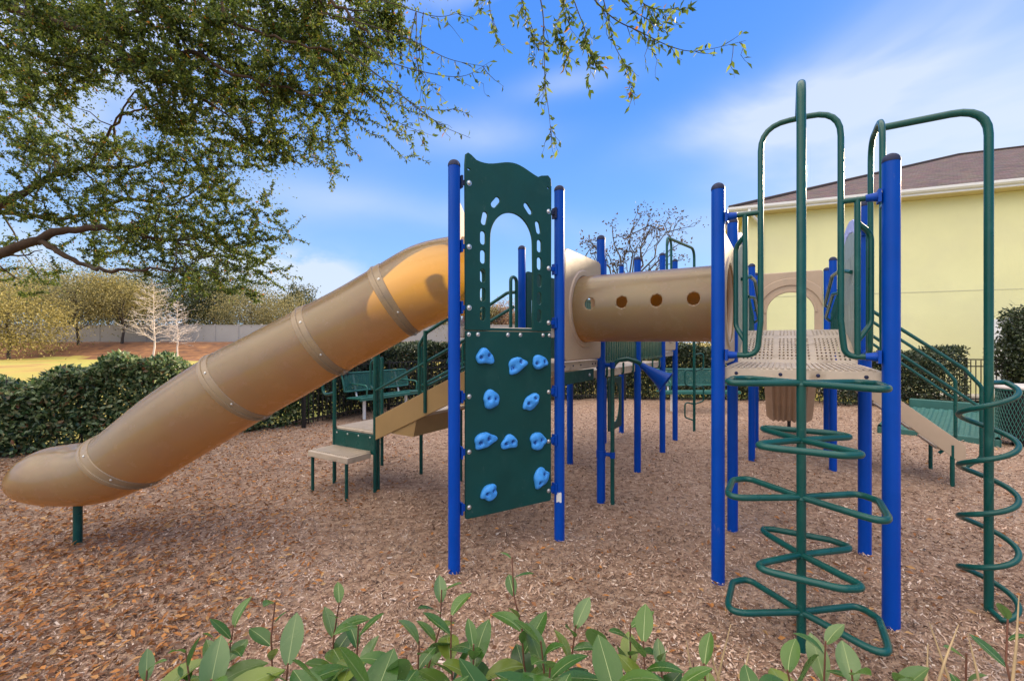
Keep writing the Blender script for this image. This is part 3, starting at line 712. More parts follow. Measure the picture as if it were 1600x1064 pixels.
# arched bridge ----------------------------------------------------
BW, BL, RISE = .86, 2.56, .31
rc = (BL ** 2 / 4 + RISE ** 2) / (2 * RISE); th = math.asin(BL / 2 / rc)
def brd(x, t):                                               # x across (0..BW), t 0..1 along
    a = -th + 2 * th * t; return A2 + U * (.0275 + x) + VV * (.05 + BL / 2 + rc * math.sin(a)) + Z * (ZD - .005 + RISE - rc + rc * math.cos(a))
ncol, nrow = 26, 44; xe = [0]; te = []
cw = (BW - .07) / ncol
gx = [0.0, .035] + [.035 + cw * i + d for i in range(ncol) for d in (cw * .28, cw * .72, cw)] + [BW]
solid_x = [True]; 
for i in range(ncol): solid_x += [True, (i % 9 == 8), True]
solid_x += [True]
gt = [0.0]; solid_t = []
for j in range(nrow):
    gt += [(j + .22) / nrow, (j + .78) / nrow, (j + 1) / nrow]; solid_t += [True, (j % 11 in (0, 10)), True]
vs = [brd(x, t) for t in gt for x in gx]; nx = len(gx); fs = []
for j in range(len(gt) - 1):
    for i in range(nx - 1):
        if solid_t[j] or solid_x[i]: fs.append((j * nx + i, j * nx + i + 1, (j + 1) * nx + i + 1, (j + 1) * nx + i))
br = link('arched_bridge', npmesh('arched_bridge', vs, fs), M['deck'], PS)
sm = br.modifiers.new('s', 'SOLIDIFY'); sm.thickness = .006; sm.offset = -1
for x in (-.012, BW + .012):
    b = MB(); rs = []
    for k in range(25):
        p = brd(x, k / 24); rs.append([p + U * -.01 + Z * .012, p + U * .01 + Z * .012, p + U * .01 - Z * .09, p - U * .01 - Z * .09])
    b.rings(rs); b.build('side_rim', M['deck'], br, 30)
# bridge guard panels: slotted grey-green board with lilac crest, handrail inside
for P, sgn in ((A2, 1), (B2, -1)):
    o_ = P + U * sgn * .028
    outl = [(.10, 1.50)]
    outl += [(1.55, 1.72), (1.55, 2.20)]
    for k in range(13):
        a = math.pi * k / 12 * .62; outl.append((.30 + 1.25 * math.cos(a * .8) ** 1.0 - (0 if k < 12 else .0), 2.20 + .40 * math.sin(a)))
    outl = [p for p in outl if p[0] >= .12] + [(.12, 2.50), (.12, 1.5)]
    outl = [(.12, 1.5), (1.5, 1.74), (1.5, 2.18), (1.42, 2.34), (1.28, 2.46), (1.08, 2.55), (.85, 2.60), (.6, 2.61), (.35, 2.57), (.12, 2.48)]
    hol = [capsule(.22 + .13 * k, 2.26, .03, .28 - .01 * abs(k - 4), 0) for k in range(9)] + [capsule(.22 + .13 * k, 1.92, .028, .16, 0) for k in range(9)]
    gp = plate('guard_panel', outl, hol, .02, M['panelgrey'], o_, VV, Z, PS)
    cr = [(.12, 2.485), (.35, 2.575), (.6, 2.615), (.85, 2.605), (1.08, 2.555), (1.28, 2.465), (1.36, 2.47), (1.3, 2.56), (1.1, 2.66), (.85, 2.71), (.6, 2.72), (.35, 2.68), (.12, 2.59)]
    plate('crest_board', cr, [capsule(.3 + .22 * k, 2.60 + .045 * (1 - abs(k - 1.6) / 2), .02, .045, 0) for k in range(5)], .02, M['lilac'], o_, VV, Z, gp)
    rail = pipe('handrail', [o_ + U * sgn * .02 + VV * .35 + Z * 2.24, o_ + U * sgn * .08 + VV * .5 + Z * 2.28, o_ + U * sgn * .08 + VV * 1.3 + Z * 2.33, o_ + U * sgn * .08 + VV * 2.3 + Z * 2.1, o_ + U * sgn * .02 + VV * 2.5 + Z * 2.08], .017, PS, rad=.1)
    pipe('handrail', [o_ + U * sgn * .02 + VV * 1.2 + Z * 2.15, o_ + U * sgn * .07 + VV * 1.35 + Z * 2.15, o_ + U * sgn * .07 + VV * 2.3 + Z * 1.95, o_ + U * sgn * .02 + VV * 2.5 + Z * 1.92], .017, PS, rad=.1)
    b = MB()
    for k in range(9): b.cyl(o_ + VV * (1.6 + .11 * k) + Z * (1.70 - .02 * k), o_ + VV * (1.6 + .11 * k) + Z * (2.22 - .025 * k), .011, 8)
    b.build('picket_rail', M['green'], PS, 50)
# deck beyond the bridge: archway panel, slide
dn = (N2 - M2); lmn = dn.length; dn.normalize()
po = M2 - VV * .0
ahw = .305; az = 2.10
arch_h = [(lmn / 2 - ahw, ZD + .02)] + [(lmn / 2 + ahw * math.cos(math.pi - math.pi * k / 24), az + ahw * math.sin(math.pi * k / 24)) for k in range(25)] + [(lmn / 2 + ahw, ZD + .02)]
ap = plate('archway_panel', round_poly([(.05, ZD), (lmn - .05, ZD), (lmn - .05, 2.71), (.05, 2.71)], .04), [arch_h], .05, M['tanpanel'], po, dn, Z, PS, bevel=.012)
for r0, r1, oo in ((ahw + .10, ahw + .21, .036),):
    outl = [(lmn / 2 + r1 * math.cos(R(168 - 156 * k / 24)), az + r1 * math.sin(R(168 - 156 * k / 24))) for k in range(25)] + [(lmn / 2 + r0 * math.cos(R(12 + 156 * k / 24)), az + r0 * math.sin(R(12 + 156 * k / 24))) for k in range(25)]
    plate('raised_band', [(min(lmn - .055, max(.055, x)), z) for x, z in outl], [], .03, M['tanpanel'], po - VV * .028, dn, Z, ap, bevel=.01)
b = MB(); rs = []
for k in range(25):
    a = math.pi * k / 24; c0 = po + dn * (lmn / 2) + Z * az
    rs.append([c0 + (dn * -math.cos(a) + Z * math.sin(a)) * rr - VV * oo for rr, oo in ((ahw, .02), (ahw + .004, .04), (ahw + .035, .04), (ahw + .045, .02))])
b.rings(rs, False); b.build('arch_rim', M['tanpanel'], ap, 40)
def wave_slide(P, dr, wd, z0_, z1_, ln, mat):
    """open chute from a deck edge at P (mid) running out along dr; ribbed underside"""
    sdv = Vector((-dr.y, dr.x, 0)); rs = []; n = 26
    for k in range(n + 1):
        t = k / n; zc = z0_ + (z1_ - z0_) * (t * t * (3 - 2 * t) * .55 + t * .45) + .05 * math.sin(2 * math.pi * t) * -1
        c = P + dr * (ln * t) + Z * zc; ring = []
        prof = [(-wd / 2, .20), (-wd / 2 + .02, .22), (-wd / 2 + .045, .20), (-wd / 2 + .06, .05), (-wd / 2 + .12, 0), (wd / 2 - .12, 0), (wd / 2 - .06, .05), (wd / 2 - .045, .20), (wd / 2 - .02, .22), (wd / 2, .20), (wd / 2 - .01, .0), (wd / 2 - .07, -.05)]
        m = 7
        for q_ in range(m * 2 + 1):
            xx = (wd / 2 - .08) - (wd - .16) * q_ / (m * 2); prof.append((xx, -.055 - (.035 if q_ % 2 else 0)))
        prof += [(-wd / 2 + .07, -.05), (-wd / 2 + .01, 0)]
        rs.append([c + sdv * x + Z * y for x, y in prof])
    b = MB(); b.rings(rs); nn = len(rs[0]); b.add(rs[0], [tuple(range(nn))]); b.add(rs[-1], [tuple(range(nn - 1, -1, -1))])
    return b.build('open_slide', mat, PS, 35)
sl_ = wave_slide((M2 + N2) / 2 + VV * .04, VV, .76, ZD - .04, .22, 2.0, M['tanpanel'])
b = MB(); p = (M2 + N2) / 2 + VV * 2.0; b.cyl(p + Z * -.2, p + Z * .22, .03, 14); b.build('support_leg', M['iron'], sl_)
# hanging ribbed drum under the front deck
s2 = wave_slide((F_ + J2) / 2 - U * .05 - VV * .25, -U, .6, ZB - .05, .32, 1.7, M['tanpanel'])
# pickets on the long side E-I, I-J
def picket_guard(P0, P1, zb_, zt_, n=13):
    d = P1 - P0; l = d.length; d.normalize(); b = MB()
    b.box((P0 + P1) / 2 + Z * (zb_ + .02), (l - .12, .028, .028), d); b.box((P0 + P1) / 2 + Z * (zt_ - .02), (l - .12, .028, .028), d)
    for k in range(n):
        p = P0 + d * (.1 + (l - .2) * k / (n - 1)); b.box(p + Z * ((zb_ + zt_) / 2), (.052, .016, zt_ - zb_ - .05), d)
    o = b.build('picket_guard', M['green'], PS, bevel=.002)
    for k in (1, n // 2 + 1, n - 2):
        p = P0 + d * (.1 + (l - .2) * k / (n - 1)); MB().tube(fillet([p + Z * zb_, p + Z * (zb_ - .13), p - U * .05 + Z * (zb_ - .13)], .03), .012, 10).build('mount_hook', M['green'], o, 50)
    return o
picket_guard(E_, I_, 1.42, 2.30, 15); picket_guard(I_, J_, 1.42, 2.30, 15); picket_guard(F_, J2, 1.42, 2.3, 15)
plate('barrier_board', round_poly([(.06, 1.40), (1.26, 1.40), (1.26, 2.46), (.06, 2.46)], .05), [capsule(.2 + .22 * k, 2.0, .05, .3, 0) for k in range(5)], .02, M['panel'], G2 + U * .02, VV, Z, PS)
tunnel_panel(J_, K_, 1.52, 2.45, 1.98, .27)
# far arch and loop ladder beside K
q0 = K_ + VV * -.5
fa = pipe('side_arch', [K_ - VV * .62 + Z * 1.55, K_ - VV * .62 + Z * 3.33, K_ - VV * .30 + Z * 3.33, K_ - VV * .30 + Z * 1.55], .019, PS, rad=.14)
lp = K_ + U * .52 - VV * .02 + V(.02, .42)
lp = V(3.335, 8.2)
q1 = K_ - VV * .46 + Z * 3.33
lad = pipe('loop_ladder', [V(lp.x, lp.y, -.2), V(lp.x, lp.y, 3.36), V(q1.x, q1.y, 3.33)], .024, PS, rad=.18, seg=14)
for k in range(4):
    s = 1 if k % 2 else -1; zc = .20 + .30 * k; xd = Vector((1, 0, 0)) * s
    c = V(lp.x, lp.y, 0)
    MB().tube(fillet([c + Z * (zc + .02), c + xd * .17 + Z * (zc + .08), c + xd * .17 + Z * (zc + .36), c + Z * (zc + .32)], .06), .014, 10).build('step_loop', M['green'], lad, 50)
# activity panel under the far deck
plate('activity_panel', round_poly([(1.50, .16), (2.2, .16), (2.2, 1.05), (1.50, 1.05)], .06), [[(1.85 + .24 * math.cos(2 * math.pi * k / 36), .62 + .34 * math.sin(2 * math.pi * k / 36)) for k in range(36)]], .02, M['panel'], F_ + U * .02, VV, Z, PS)
# talk horn
hp = at(957, 780, 4.50); hp.z = 0
ht = pipe('talk_tube', [V(hp.x, hp.y, -.2), V(hp.x, hp.y, 1.40), V(hp.x + .05, hp.y, 1.47), V(hp.x + .15, hp.y, 1.485), V(hp.x + .26, hp.y - .01, 1.45), V(hp.x + .30, hp.y - .01, 1.41)], .021, PS, rad=.09, seg=14)
h0 = V(hp.x + .285, hp.y - .01, 1.425); dr = (V(.27, -.14, -.21)).normalized(); rs = []
for t, r_ in ((0, .028), (.02, .032), (.06, .034), (.24, .082), (.27, .098), (.285, .112), (.292, .112), (.29, .103), (.24, .076), (.06, .028)):
    c = h0 + dr * t; e1 = dr.orthogonal().normalized(); e2 = dr.cross(e1)
    rs.append([c + (e1 * math.cos(2 * math.pi * k / 28) + e2 * math.sin(2 * math.pi * k / 28)) * r_ for k in range(28)])
MB().rings(rs).build('horn', M['blue'], ht, 40)
for z in (1.42, .52):
    b = MB(); b.cyl(E_ + Z * (z - .035), E_ + Z * (z + .035), PR + .006, 20); b.cyl(E_ + Z * z, hp + Z * z, .02, 12); b.cyl(hp + Z * (z - .03), hp + Z * (z + .03), .027, 14); b.build('clamp', M['bluebr'], ht, 50)
# gate loops beside the stair head (seen through the window)
for o_ in (G2 - VV * .12, G2 - VV * .75):
    pipe('grab_loop', [o_ + Z * 1.5, o_ + Z * 2.36, o_ - VV * .12 + Z * 2.36, o_ - VV * .12 + Z * 1.5], .019, PS, rad=.07)

# stairs -----------------------------------------------------------
def stringer(name, O, dr, t0, t1, zf, dep, mat, thick=.03):
    """plank of a stair side: from t0 to t1 along dr, top edge height zf(t), depth dep"""
    sdv = Vector((-dr.y, dr.x, 0)); a, c = O + dr * t0, O + dr * t1; b = MB(); vs = []
    for s in (-thick / 2, thick / 2):
        vs += [a + sdv * s + Z * zf(t0), c + sdv * s + Z * zf(t1), c + sdv * s + Z * (zf(t1) - dep), a + sdv * s + Z * (zf(t0) - dep)]
    b.add(vs, [(0, 1, 2, 3), (7, 6, 5, 4), (0, 4, 5, 1), (1, 5, 6, 2), (2, 6, 7, 3), (3, 7, 4, 0)])
    return b.build(name, mat, PS, bevel=.004)
# shallow transfer stair to the left of the first deck
SO = G_ + VV * .10; sw = .74; DL = -U
zf = lambda t: 1.43 - .452 * t
ot = lambda t, s, z: SO + DL * t + VV * (sw * s) + Z * z
s_near = stringer('stair_stringer', SO, DL, .03, 1.36, zf, .25, M['stringer']); s_far = stringer('stair_stringer', SO + VV * sw, DL, .03, 1.36, zf, .25, M['stringer'])
for k in range(4):
    t = .17 + .31 * k; b = MB(); b.box(ot(t, .5, zf(t) - .17), (.30, sw - .03, .03), DL); b.build('stair_tread', M['deck'], PS, bevel=.004)
b = MB(); b.add([ot(.75, 0, zf(.75) - .2), ot(1.25, 0, zf(1.25) - .2), ot(1.25, 1, zf(1.25) - .2), ot(.75, 1, zf(.75) - .2), ot(.8, 0, zf(.95) - .34), ot(1.0, 0, zf(.95) - .34), ot(1.0, 1, zf(.95) - .34), ot(.8, 1, zf(.95) - .34)], [(0, 1, 2, 3), (4, 7, 6, 5), (0, 4, 5, 1), (1, 5, 6, 2), (2, 6, 7, 3), (3, 7, 4, 0)])
b.build('stair_riser', M['stringer'], PS)
LZ = .645
ld = MB(); ld.prism([tuple(ot(t, s, 0))[:2] for t, s in ((1.40, 0.02), (2.08, 0.02), (2.08, .98), (1.40, .98))], LZ - .03, LZ); landing = ld.build('landing_deck', M['deck'], PS, bevel=.006)
deck_slats(landing, ot(1.42, .02, 0), DL, VV, .64, sw, LZ)
b = MB(); b.box(ot(1.74, -.005, LZ - .14), (.68, .014, .22), DL); b.box(ot(2.085, .5, LZ - .14), (.014, sw, .22), DL); rp = b.build('riser_plate', M['green'], PS, bevel=.003)
bolts(rp, [ot(1.45 + .19 * k, -.015, LZ - .06) for k in range(4)], -VV, .009)
sp = MB(); sp.prism([tuple(ot(t, s, 0))[:2] for t, s in ((1.42, -.46), (2.10, -.46), (2.10, -.03), (1.42, -.03))], .36, .425); step = sp.build('transfer_step', M['deck'], PS, bevel=.008)
deck_slats(step, ot(1.44, -.45, 0), DL, VV, .64, .43, .425)
for t, s, z0_, z1_ in ((1.47, -.42, -.2, .37), (2.05, -.42, -.2, .37)):
    MB().cyl(ot(t, s, z0_), ot(t, s, z1_), .018, 12).build('step_leg', M['green'], step, 50)
for t, s, zt_ in ((1.38, 0, 1.60), (1.385, .06, 1.55), (2.08, .0, 1.45), (2.08, 1, 1.45), (1.38, 1, 1.6)):
    MB().cyl(ot(t, s, -.2), ot(t, s, zt_), .022, 14).build('stair_post', M['green'], PS, 50)
MB().cyl(ot(.75, 1, -.2), ot(.75, 1, .95), .018, 12).build('stair_post', M['green'], PS, 50)
hr = lambda t, s, d: ot(t, s, zf(t) + d)
for s in (0, 1):
    MB().cyl(hr(.62, s, -.22) - VV * .02 * (1 if s == 0 else -1), hr(.62, s, .62) - VV * .02 * (1 if s == 0 else -1), .02, 12).build('stair_post', M['green'], PS, 50)
    pipe('handrail', [hr(.02, s, .30), hr(1.36, s, .30)], .017, PS, rad=0)
    pipe('handrail', [hr(.02, s, .03), hr(.6, s, .05)], .015, PS, rad=0)
    pipe('handrail', [hr(.02, s, .62), hr(.62, s, .60), hr(.72, s, .52), hr(.72, s, .0)], .018, PS, rad=.1)
    pipe('handrail', [ot(2.08, s, 1.05), ot(2.30, s, 1.0), ot(2.30, s, 1.4), ot(2.08, s, 1.43)], .017, PS, rad=.1)
pipe('handrail', [ot(1.55, 1.0, 1.02), ot(1.15, 1.0, 1.05), ot(1.1, 1.0, .8)], .016, PS, rad=.1)
# top rail at the stair head, seen through the window of the climbing panel
pipe('handrail', [ot(.0, 1, 2.20), ot(.1, 1, 2.20), ot(.75, 1, 1.86), ot(.95, 1, 1.4)], .019, PS, rad=.1)
# steep stair to the right of the far deck
SO2 = N_ + VV * .02; sw2 = .90; DL2 = U
zf2 = lambda t: 1.51 - .837 * t
ot2 = lambda t, s, z: SO2 + DL2 * t + VV * (sw2 * s) + Z * z
for s in (0, 1): stringer('stair_stringer', SO2 + VV * sw2 * s, DL2, .05, 1.23, zf2, .24, M['stringer2'], .035)
for k in range(5):
    t = .16 + .235 * k; b = MB(); b.box(ot2(t, .5, zf2(t) - .17), (.24, sw2 - .04, .03), DL2); b.build('stair_tread', M['deck'], PS, bevel=.004)
for t, s in ((1.12, 0), (1.12, 1)):
    MB().cyl(ot2(t, s, -.2), ot2(t, s, zf2(t) - .1), .022, 12).build('stair_leg', M['green'], PS, 50)
for s in (0, 1):
    h = lambda t, d: ot2(t, s, zf2(t) + d)
    pipe('handrail', [h(.05, .86), h(1.22, .86), ot2(1.36, s, zf2(1.36) + .78), ot2(1.36, s, .36), ot2(1.2, s, .20)], .020, PS, rad=.1)
    pipe('handrail', [h(.05, .56), h(1.34, .54)], .018, PS, rad=0)


# ------------------------------------------------------------------ building
BC = V(8.78, 16.91); WD = V(.928, -.374).normalized(); WN = Vector((-WD.y, WD.x, 0)); WO = -WN       # WO faces the playground
EZ = 6.38; BLN = 26.0; BDP = 21.6
bld = empty('apartment_building', BC + WD * 10, 'pale yellow stucco building with brown shingle hip roof and white gutter', 'building')
w_ = lambda s, n, z: BC + WD * s + WN * n + Z * z
b = MB(); b.prism([tuple(w_(s, n, 0))[:2] for s, n in ((0, 0), (BLN, 0), (BLN, BDP), (0, BDP))], -.5, EZ + .02); wall = b.build('wall', M['yellow'], bld)
for n_, (s0, s1) in enumerate(((0.0, BLN),)):
    b = MB(); b.box(w_((s0 + s1) / 2, -.002, 3.33), (s1 - s0 + .01, .012, .03), WD); b.build('stucco_reveal', material('stucco_shadow_line', (.58, .56, .36), .9), wall)
OV = .50
b = MB(); pts = [w_(s, n, EZ) for s, n in ((-OV, -OV), (BLN + OV, -OV), (BLN + OV, BDP + OV), (-OV, BDP + OV))]
b.prism([tuple(p)[:2] for p in pts], EZ + .025, EZ + .05); b.build('soffit', M['soffit'], bld)
b = MB()
for s0, n0, s1, n1 in ((-OV, -OV, BLN + OV, -OV), (-OV, BDP + OV, -OV, -OV)):
    a, c = w_(s0, n0, 0), w_(s1, n1, 0); d = (c - a).normalized(); b.box((a + c) / 2 + Z * (EZ + .14), ((c - a).length, .025, .19), d)
b.build('fascia_board', M['white'], bld)
b = MB(); prof = [(0, 0), (-.07, .0), (-.115, .05), (-.125, .125), (-.11, .125), (-.10, .06), (-.06, .015), (0, .015)]
rs = [[w_(s, -OV - .016 + y, EZ + .12 + z) for y, z in prof] for s in (-OV - .12, BLN + OV)]
b.rings(rs); b.build('gutter', M['white'], bld)
ds = w_(.55, -.07, 0)
MB().tube(fillet([w_(.1, -OV - .06, EZ + .12), w_(.1, -OV - .06, EZ + .0), w_(.55, -.07, EZ - .35), w_(.55, -.07, .1)], .06), .055, 10).build('downspout', M['white'], bld, 50)
tp_ = .406; hd = BDP / 2 + OV; RZ = EZ + .24
c0, c1, c2, c3 = (w_(s, n, RZ) for s, n in ((-OV - .05, -OV - .05), (BLN + OV, -OV - .05), (BLN + OV, BDP + OV), (-OV - .05, BDP + OV)))
r0 = w_(-OV + hd, BDP / 2, RZ + hd * tp_); r1 = w_(BLN + OV - hd, BDP / 2, RZ + hd * tp_)
me = bpy.data.meshes.new('roof'); vs = [c0, c1, c2, c3, r0, r1]; me.from_pydata([tuple(v) for v in vs] + [tuple(v - Z * .09) for v in vs[:4]], [], [(0, 1, 5, 4), (1, 2, 5), (2, 3, 4, 5), (3, 0, 4), (0, 6, 7, 1), (1, 7, 8, 2), (2, 8, 9, 3), (3, 9, 6, 0), (6, 9, 8, 7)]); me.update()
uvl = me.uv_layers.new(name='UVMap')
for p in me.polygons:
    n = p.normal; e1 = Vector((-n.y, n.x, 0)); e1 = e1.normalized() if e1.length > .01 else V(1); e2 = n.cross(e1)
    for li in p.loop_indices:
        co = me.vertices[me.loops[li].vertex_index].co; uvl.data[li].uv = (co.dot(e1), co.dot(e2))
link('roof', me, M['shingle'], bld)
b = MB(); b.tube([c0 + Z * .03, r0 + Z * .03], .07, 6); b.tube([r0 + Z * .03, r1 + Z * .03], .07, 6); b.build('ridge_cap', M['shingle'], bld)
# white door with louvred panel beside it, partly behind the big shrub
sdr = 7.55
def onwall(px): # distance along the wall of a sight line
    k = (px - 800) / FPX; return (k * BC.y - BC.x) / (WD.x - k * WD.y)
s0, s1 = onwall(1551), onwall(1566); b = MB(); zt_ = EYE + (HY - 499) / FPX * w_(s0, 0, 0).y
b.box(w_((s0 + s1) / 2, -.02, zt_ / 2), (s1 - s0, .06, zt_), WD); fr = b.build('window_trim', M['white'], bld)
s2, s3 = s1 + .005, s1 + 1.3; b = MB(); b.box(w_((s2 + s3) / 2, -.012, (zt_ - .35) / 2 + .1), (s3 - s2, .04, zt_ - .7), WD)
for k in range(22): b.box(w_((s2 + s3) / 2, -.04, .3 + k * .105), (s3 - s2, .03, .06), WD)
b.build('louvred_shutter', M['shutter'], bld)
b = MB(); b.box(w_((s2 + s3) / 2, -.02, zt_ - .1), (s3 - s2, .06, .2), WD); b.box(w_((s2 + s3) / 2, -.05, 1.15), (s3 - s2, .06, .09), WD); b.build('window_trim', M['white'], bld)

# ------------------------------------------------------------------ leaves
def leaf_cloud(pos, ln, wd, droop=.2, up_bias=.5, dirs=None):
    """one folded four-point leaf per position; every leaf is its own island"""
    pos = np.asarray(pos, float); n = len(pos)
    d = g.normal(size=(n, 3)) if dirs is None else np.asarray(dirs) + .55 * g.normal(size=(n, 3)); d[:, 2] -= droop
    d /= np.linalg.norm(d, axis=1)[:, None]
    u = g.normal(size=(n, 3)); u[:, 2] += up_bias; s = np.cross(d, u); s /= np.maximum(np.linalg.norm(s, axis=1), 1e-6)[:, None]; w = np.cross(s, d)
    L = (ln * g.uniform(.65, 1.25, n))[:, None]; Wd = (wd * g.uniform(.7, 1.2, n))[:, None]
    mid = pos + d * L * .5 + w * L * .06
    v = np.stack([pos, mid + s * Wd * .5 + w * Wd * .12, pos + d * L, mid - s * Wd * .5 + w * Wd * .12], 1).reshape(-1, 3)
    i = np.arange(n)[:, None] * 4
    return v, np.concatenate([i + [0, 1, 2], i + [0, 2, 3]], 0)
def leaves(name, mat, parent, pos, ln, wd, **k):
    v, f = leaf_cloud(pos, ln, wd, **k); return link(name, npmesh(name, v, f), mat, parent)
def branch_path(a, b_, n=6, wob=.12, sag=0.0):
    a, b_ = Vector(a), Vector(b_); L = (b_ - a).length; o = []
    off = Vector((0, 0, 0))
    for i in range(n + 1):
        t = i / n; o.append(a.lerp(b_, t) + Vector((rnd.gauss(0, 1), rnd.gauss(0, 1), rnd.gauss(0, 1))) * L * wob * .35 * math.sin(math.pi * t) + Z * (-sag * L * math.sin(math.pi * t)))
    return o

dd_ = np.stack([np.cos(q_ := g.uniform(0, 6.28, len(FALL))), np.sin(q_), np.zeros(len(FALL))], 1)
v, f = leaf_cloud(FALL, .050, .022, dirs=dd_ * 2.2, droop=-.2, up_bias=2.0)
tag(link('fallen_leaves', npmesh('fallen_leaves', v, f), M['litter']), 'orange brown fallen oak leaves lying on the wood chips', 'leaf litter', kind='stuff')
# ------------------------------------------------------------------ the big oak at the left
oak = empty('oak_tree', (-9.6, 6.4, 0), 'large live oak reaching over the tube slide from the left with small dark green leaves', 'tree')
b = MB(); b.tube([V(-9.9, 6.6, -.3), V(-9.7, 6.5, 1.2), V(-9.5, 6.4, 2.4), V(-9.2, 6.2, 3.6), V(-9.0, 6.0, 5.0)], [.46, .38, .34, .28, .2], 14); b.build('trunk', M['bark'], oak, 60)
limbs = []
def limb(pts, r0_, r1_, sub=5):
    P = catmull(pts, sub); P = [p + Vector((rnd.gauss(0, .012), rnd.gauss(0, .012), rnd.gauss(0, .012))) for p in P]
    r0_ *= .55; r1_ *= .8; n = len(P); rs = [r0_ + (r1_ - r0_) * (i / (n - 1)) ** .8 for i in range(n)]
    rs = [r * (1 + rnd.uniform(-.08, .08)) for r in rs]
    MB().tube(P, rs, 9).build('limb', M['bark'], oak, 180); limbs.append((P, rs)); return P
LP = lambda *q: [at(*p) if isinstance(p, tuple) else p for p in q]
T0 = V(-9.35, 6.3, 2.9)
limb(LP(V(-9.4, 6.3, 2.6), (-60, 408, 6.3), (0, 396, 6.1), (50, 378, 6.0), (95, 362, 6.0), (150, 356, 6.0), (195, 357, 6.1), (235, 372, 6.2), (275, 378, 6.3)), .16, .022)
limb(LP((62, 376, 6.0), (95, 395, 5.9), (130, 414, 5.9), (165, 422, 5.9), (205, 422, 5.9), (240, 420, 5.9), (272, 424, 5.9)), .075, .014)
limb(LP(T0, (-60, 350, 6.2), (0, 318, 6.2), (40, 300, 6.3), (85, 275, 6.4), (140, 262, 6.4), (190, 262, 6.5), (240, 250, 6.5)), .13, .02)
limb(LP(T0, (-40, 330, 6.9), (10, 332, 7.0), (80, 342, 7.1), (130, 338, 7.2), (185, 330, 7.2), (240, 340, 7.3)), .10, .018)
limb(LP((150, 338, 7.2), (200, 310, 7.2), (260, 322, 7.0), (300, 300, 6.9), (330, 280, 6.9)), .05, .012)
limb(LP(V(-9.1, 6.1, 4.4), (-50, -15, 5.4), (0, 8, 5.3), (60, 26, 5.2), (110, 42, 5.1), (170, 68, 5.1), (220, 100, 5.0), (275, 130, 5.0), (340, 170, 5.0)), .14, .02)
limb(LP((225, 100, 5.0), (260, 88, 4.9), (305, 84, 4.9), (350, 110, 4.8), (420, 130, 4.7), (500, 150, 4.6)), .06, .012)
limb(LP((170, 70, 5.1), (160, 40, 5.1), (250, 10, 4.9), (330, -20, 4.7), (360, 30, 4.6), (430, 60, 4.4), (520, 80, 4.2)), .05, .012)
limb(LP((190, 262, 6.5), (176, 205, 6.4), (198, 160, 6.3), (214, 140, 6.2)), .04, .010)
limb(LP((140, 262, 6.4), (185, 190, 6.3), (230, 168, 6.2), (262, 158, 6.2)), .04, .010)
limb(LP(V(-9.0, 6.0, 4.8), V(-7.5, 5.0, 5.2), V(-5.0, 4.3, 5.35), V(-2.6, 3.9, 5.3), V(-.6, 3.6, 5.15), V(.8, 3.45, 4.9), V(1.7, 3.4, 4.7)), .15, .015)
limb(LP(V(-5.0, 4.3, 5.35), (380, -70, 4.6), (470, -30, 4.4), (540, 20, 4.3), (580, 60, 4.2)), .07, .01)
twigs = MB(); leafpos = []; leafdir = []
bigpos = []; bigdir = []
LEAFY = 3.5
def twig(P, r0_=.006, leafy=1.0, big=False, sp=.022):
    n = len(P); twigs.tube(P, [max(.0011, r0_ * (1 - .8 * i / (n - 1))) for i in range(n)], 5)
    for a, c in zip(P, P[1:]):
        d = (c - a); m = max(1, int(d.length / sp * leafy * (.95 if big else LEAFY))) if leafy > 0 else 0
        for _ in range(m):
            if rnd.random() > .9: continue
            t = rnd.random(); dd = d.normalized() * .5 + Vector((rnd.gauss(0, 1), rnd.gauss(0, 1), rnd.gauss(0, 1))).normalized()
            (bigpos if big else leafpos).append(a + d * t); (bigdir if big else leafdir).append(dd)
# leaf masses: photo px of the mass, its distance, px radius and density
masses = []
def mass(px, py, Y, r, n): masses.append((px, py, Y, r, n))
rows = [  # y, x-range, distance, spacing, density
    (5, 0, 640, 4.9, 46, 13), (45, 0, 620, 4.8, 46, 13), (85, 10, 600, 4.9, 46, 13), (125, 60, 590, 5.0, 46, 12), (165, 250, 560, 5.1, 46, 12), (120, -10, 60, 5.6, 46, 8),
    (160, 0, 110, 5.8, 46, 7), (205, 20, 150, 6.2, 46, 8), (205, 250, 500, 5.4, 44, 11), (245, 10, 200, 6.3, 46, 9), (240, 250, 440, 5.8, 44, 11),
    (285, 60, 410, 6.2, 44, 9), (320, 30, 410, 6.4, 46, 9), (355, 150, 425, 6.4, 40, 9), (390, 130, 430, 6.3, 40, 8), (418, 270, 410, 6.2, 38, 7), (430, 300, 380, 6.2, 40, 5), (395, 20, 110, 6.0, 46, 4), (440, 20, 100, 7.2, 46, 5), (300, -30, 30, 6.4, 50, 7), (-40, -60, 660, 4.8, 60, 8)]
for y, x0, x1, Y, sp, dn_ in rows:
    x = x0
    while x <= x1:
        mass(x + rnd.uniform(-14, 14), y + rnd.uniform(-14, 14), Y * rnd.uniform(.9, 1.12), 34, dn_); x += sp
allp = [(p, r) for P, rs in limbs for p, r in zip(P, rs) if r < .13]
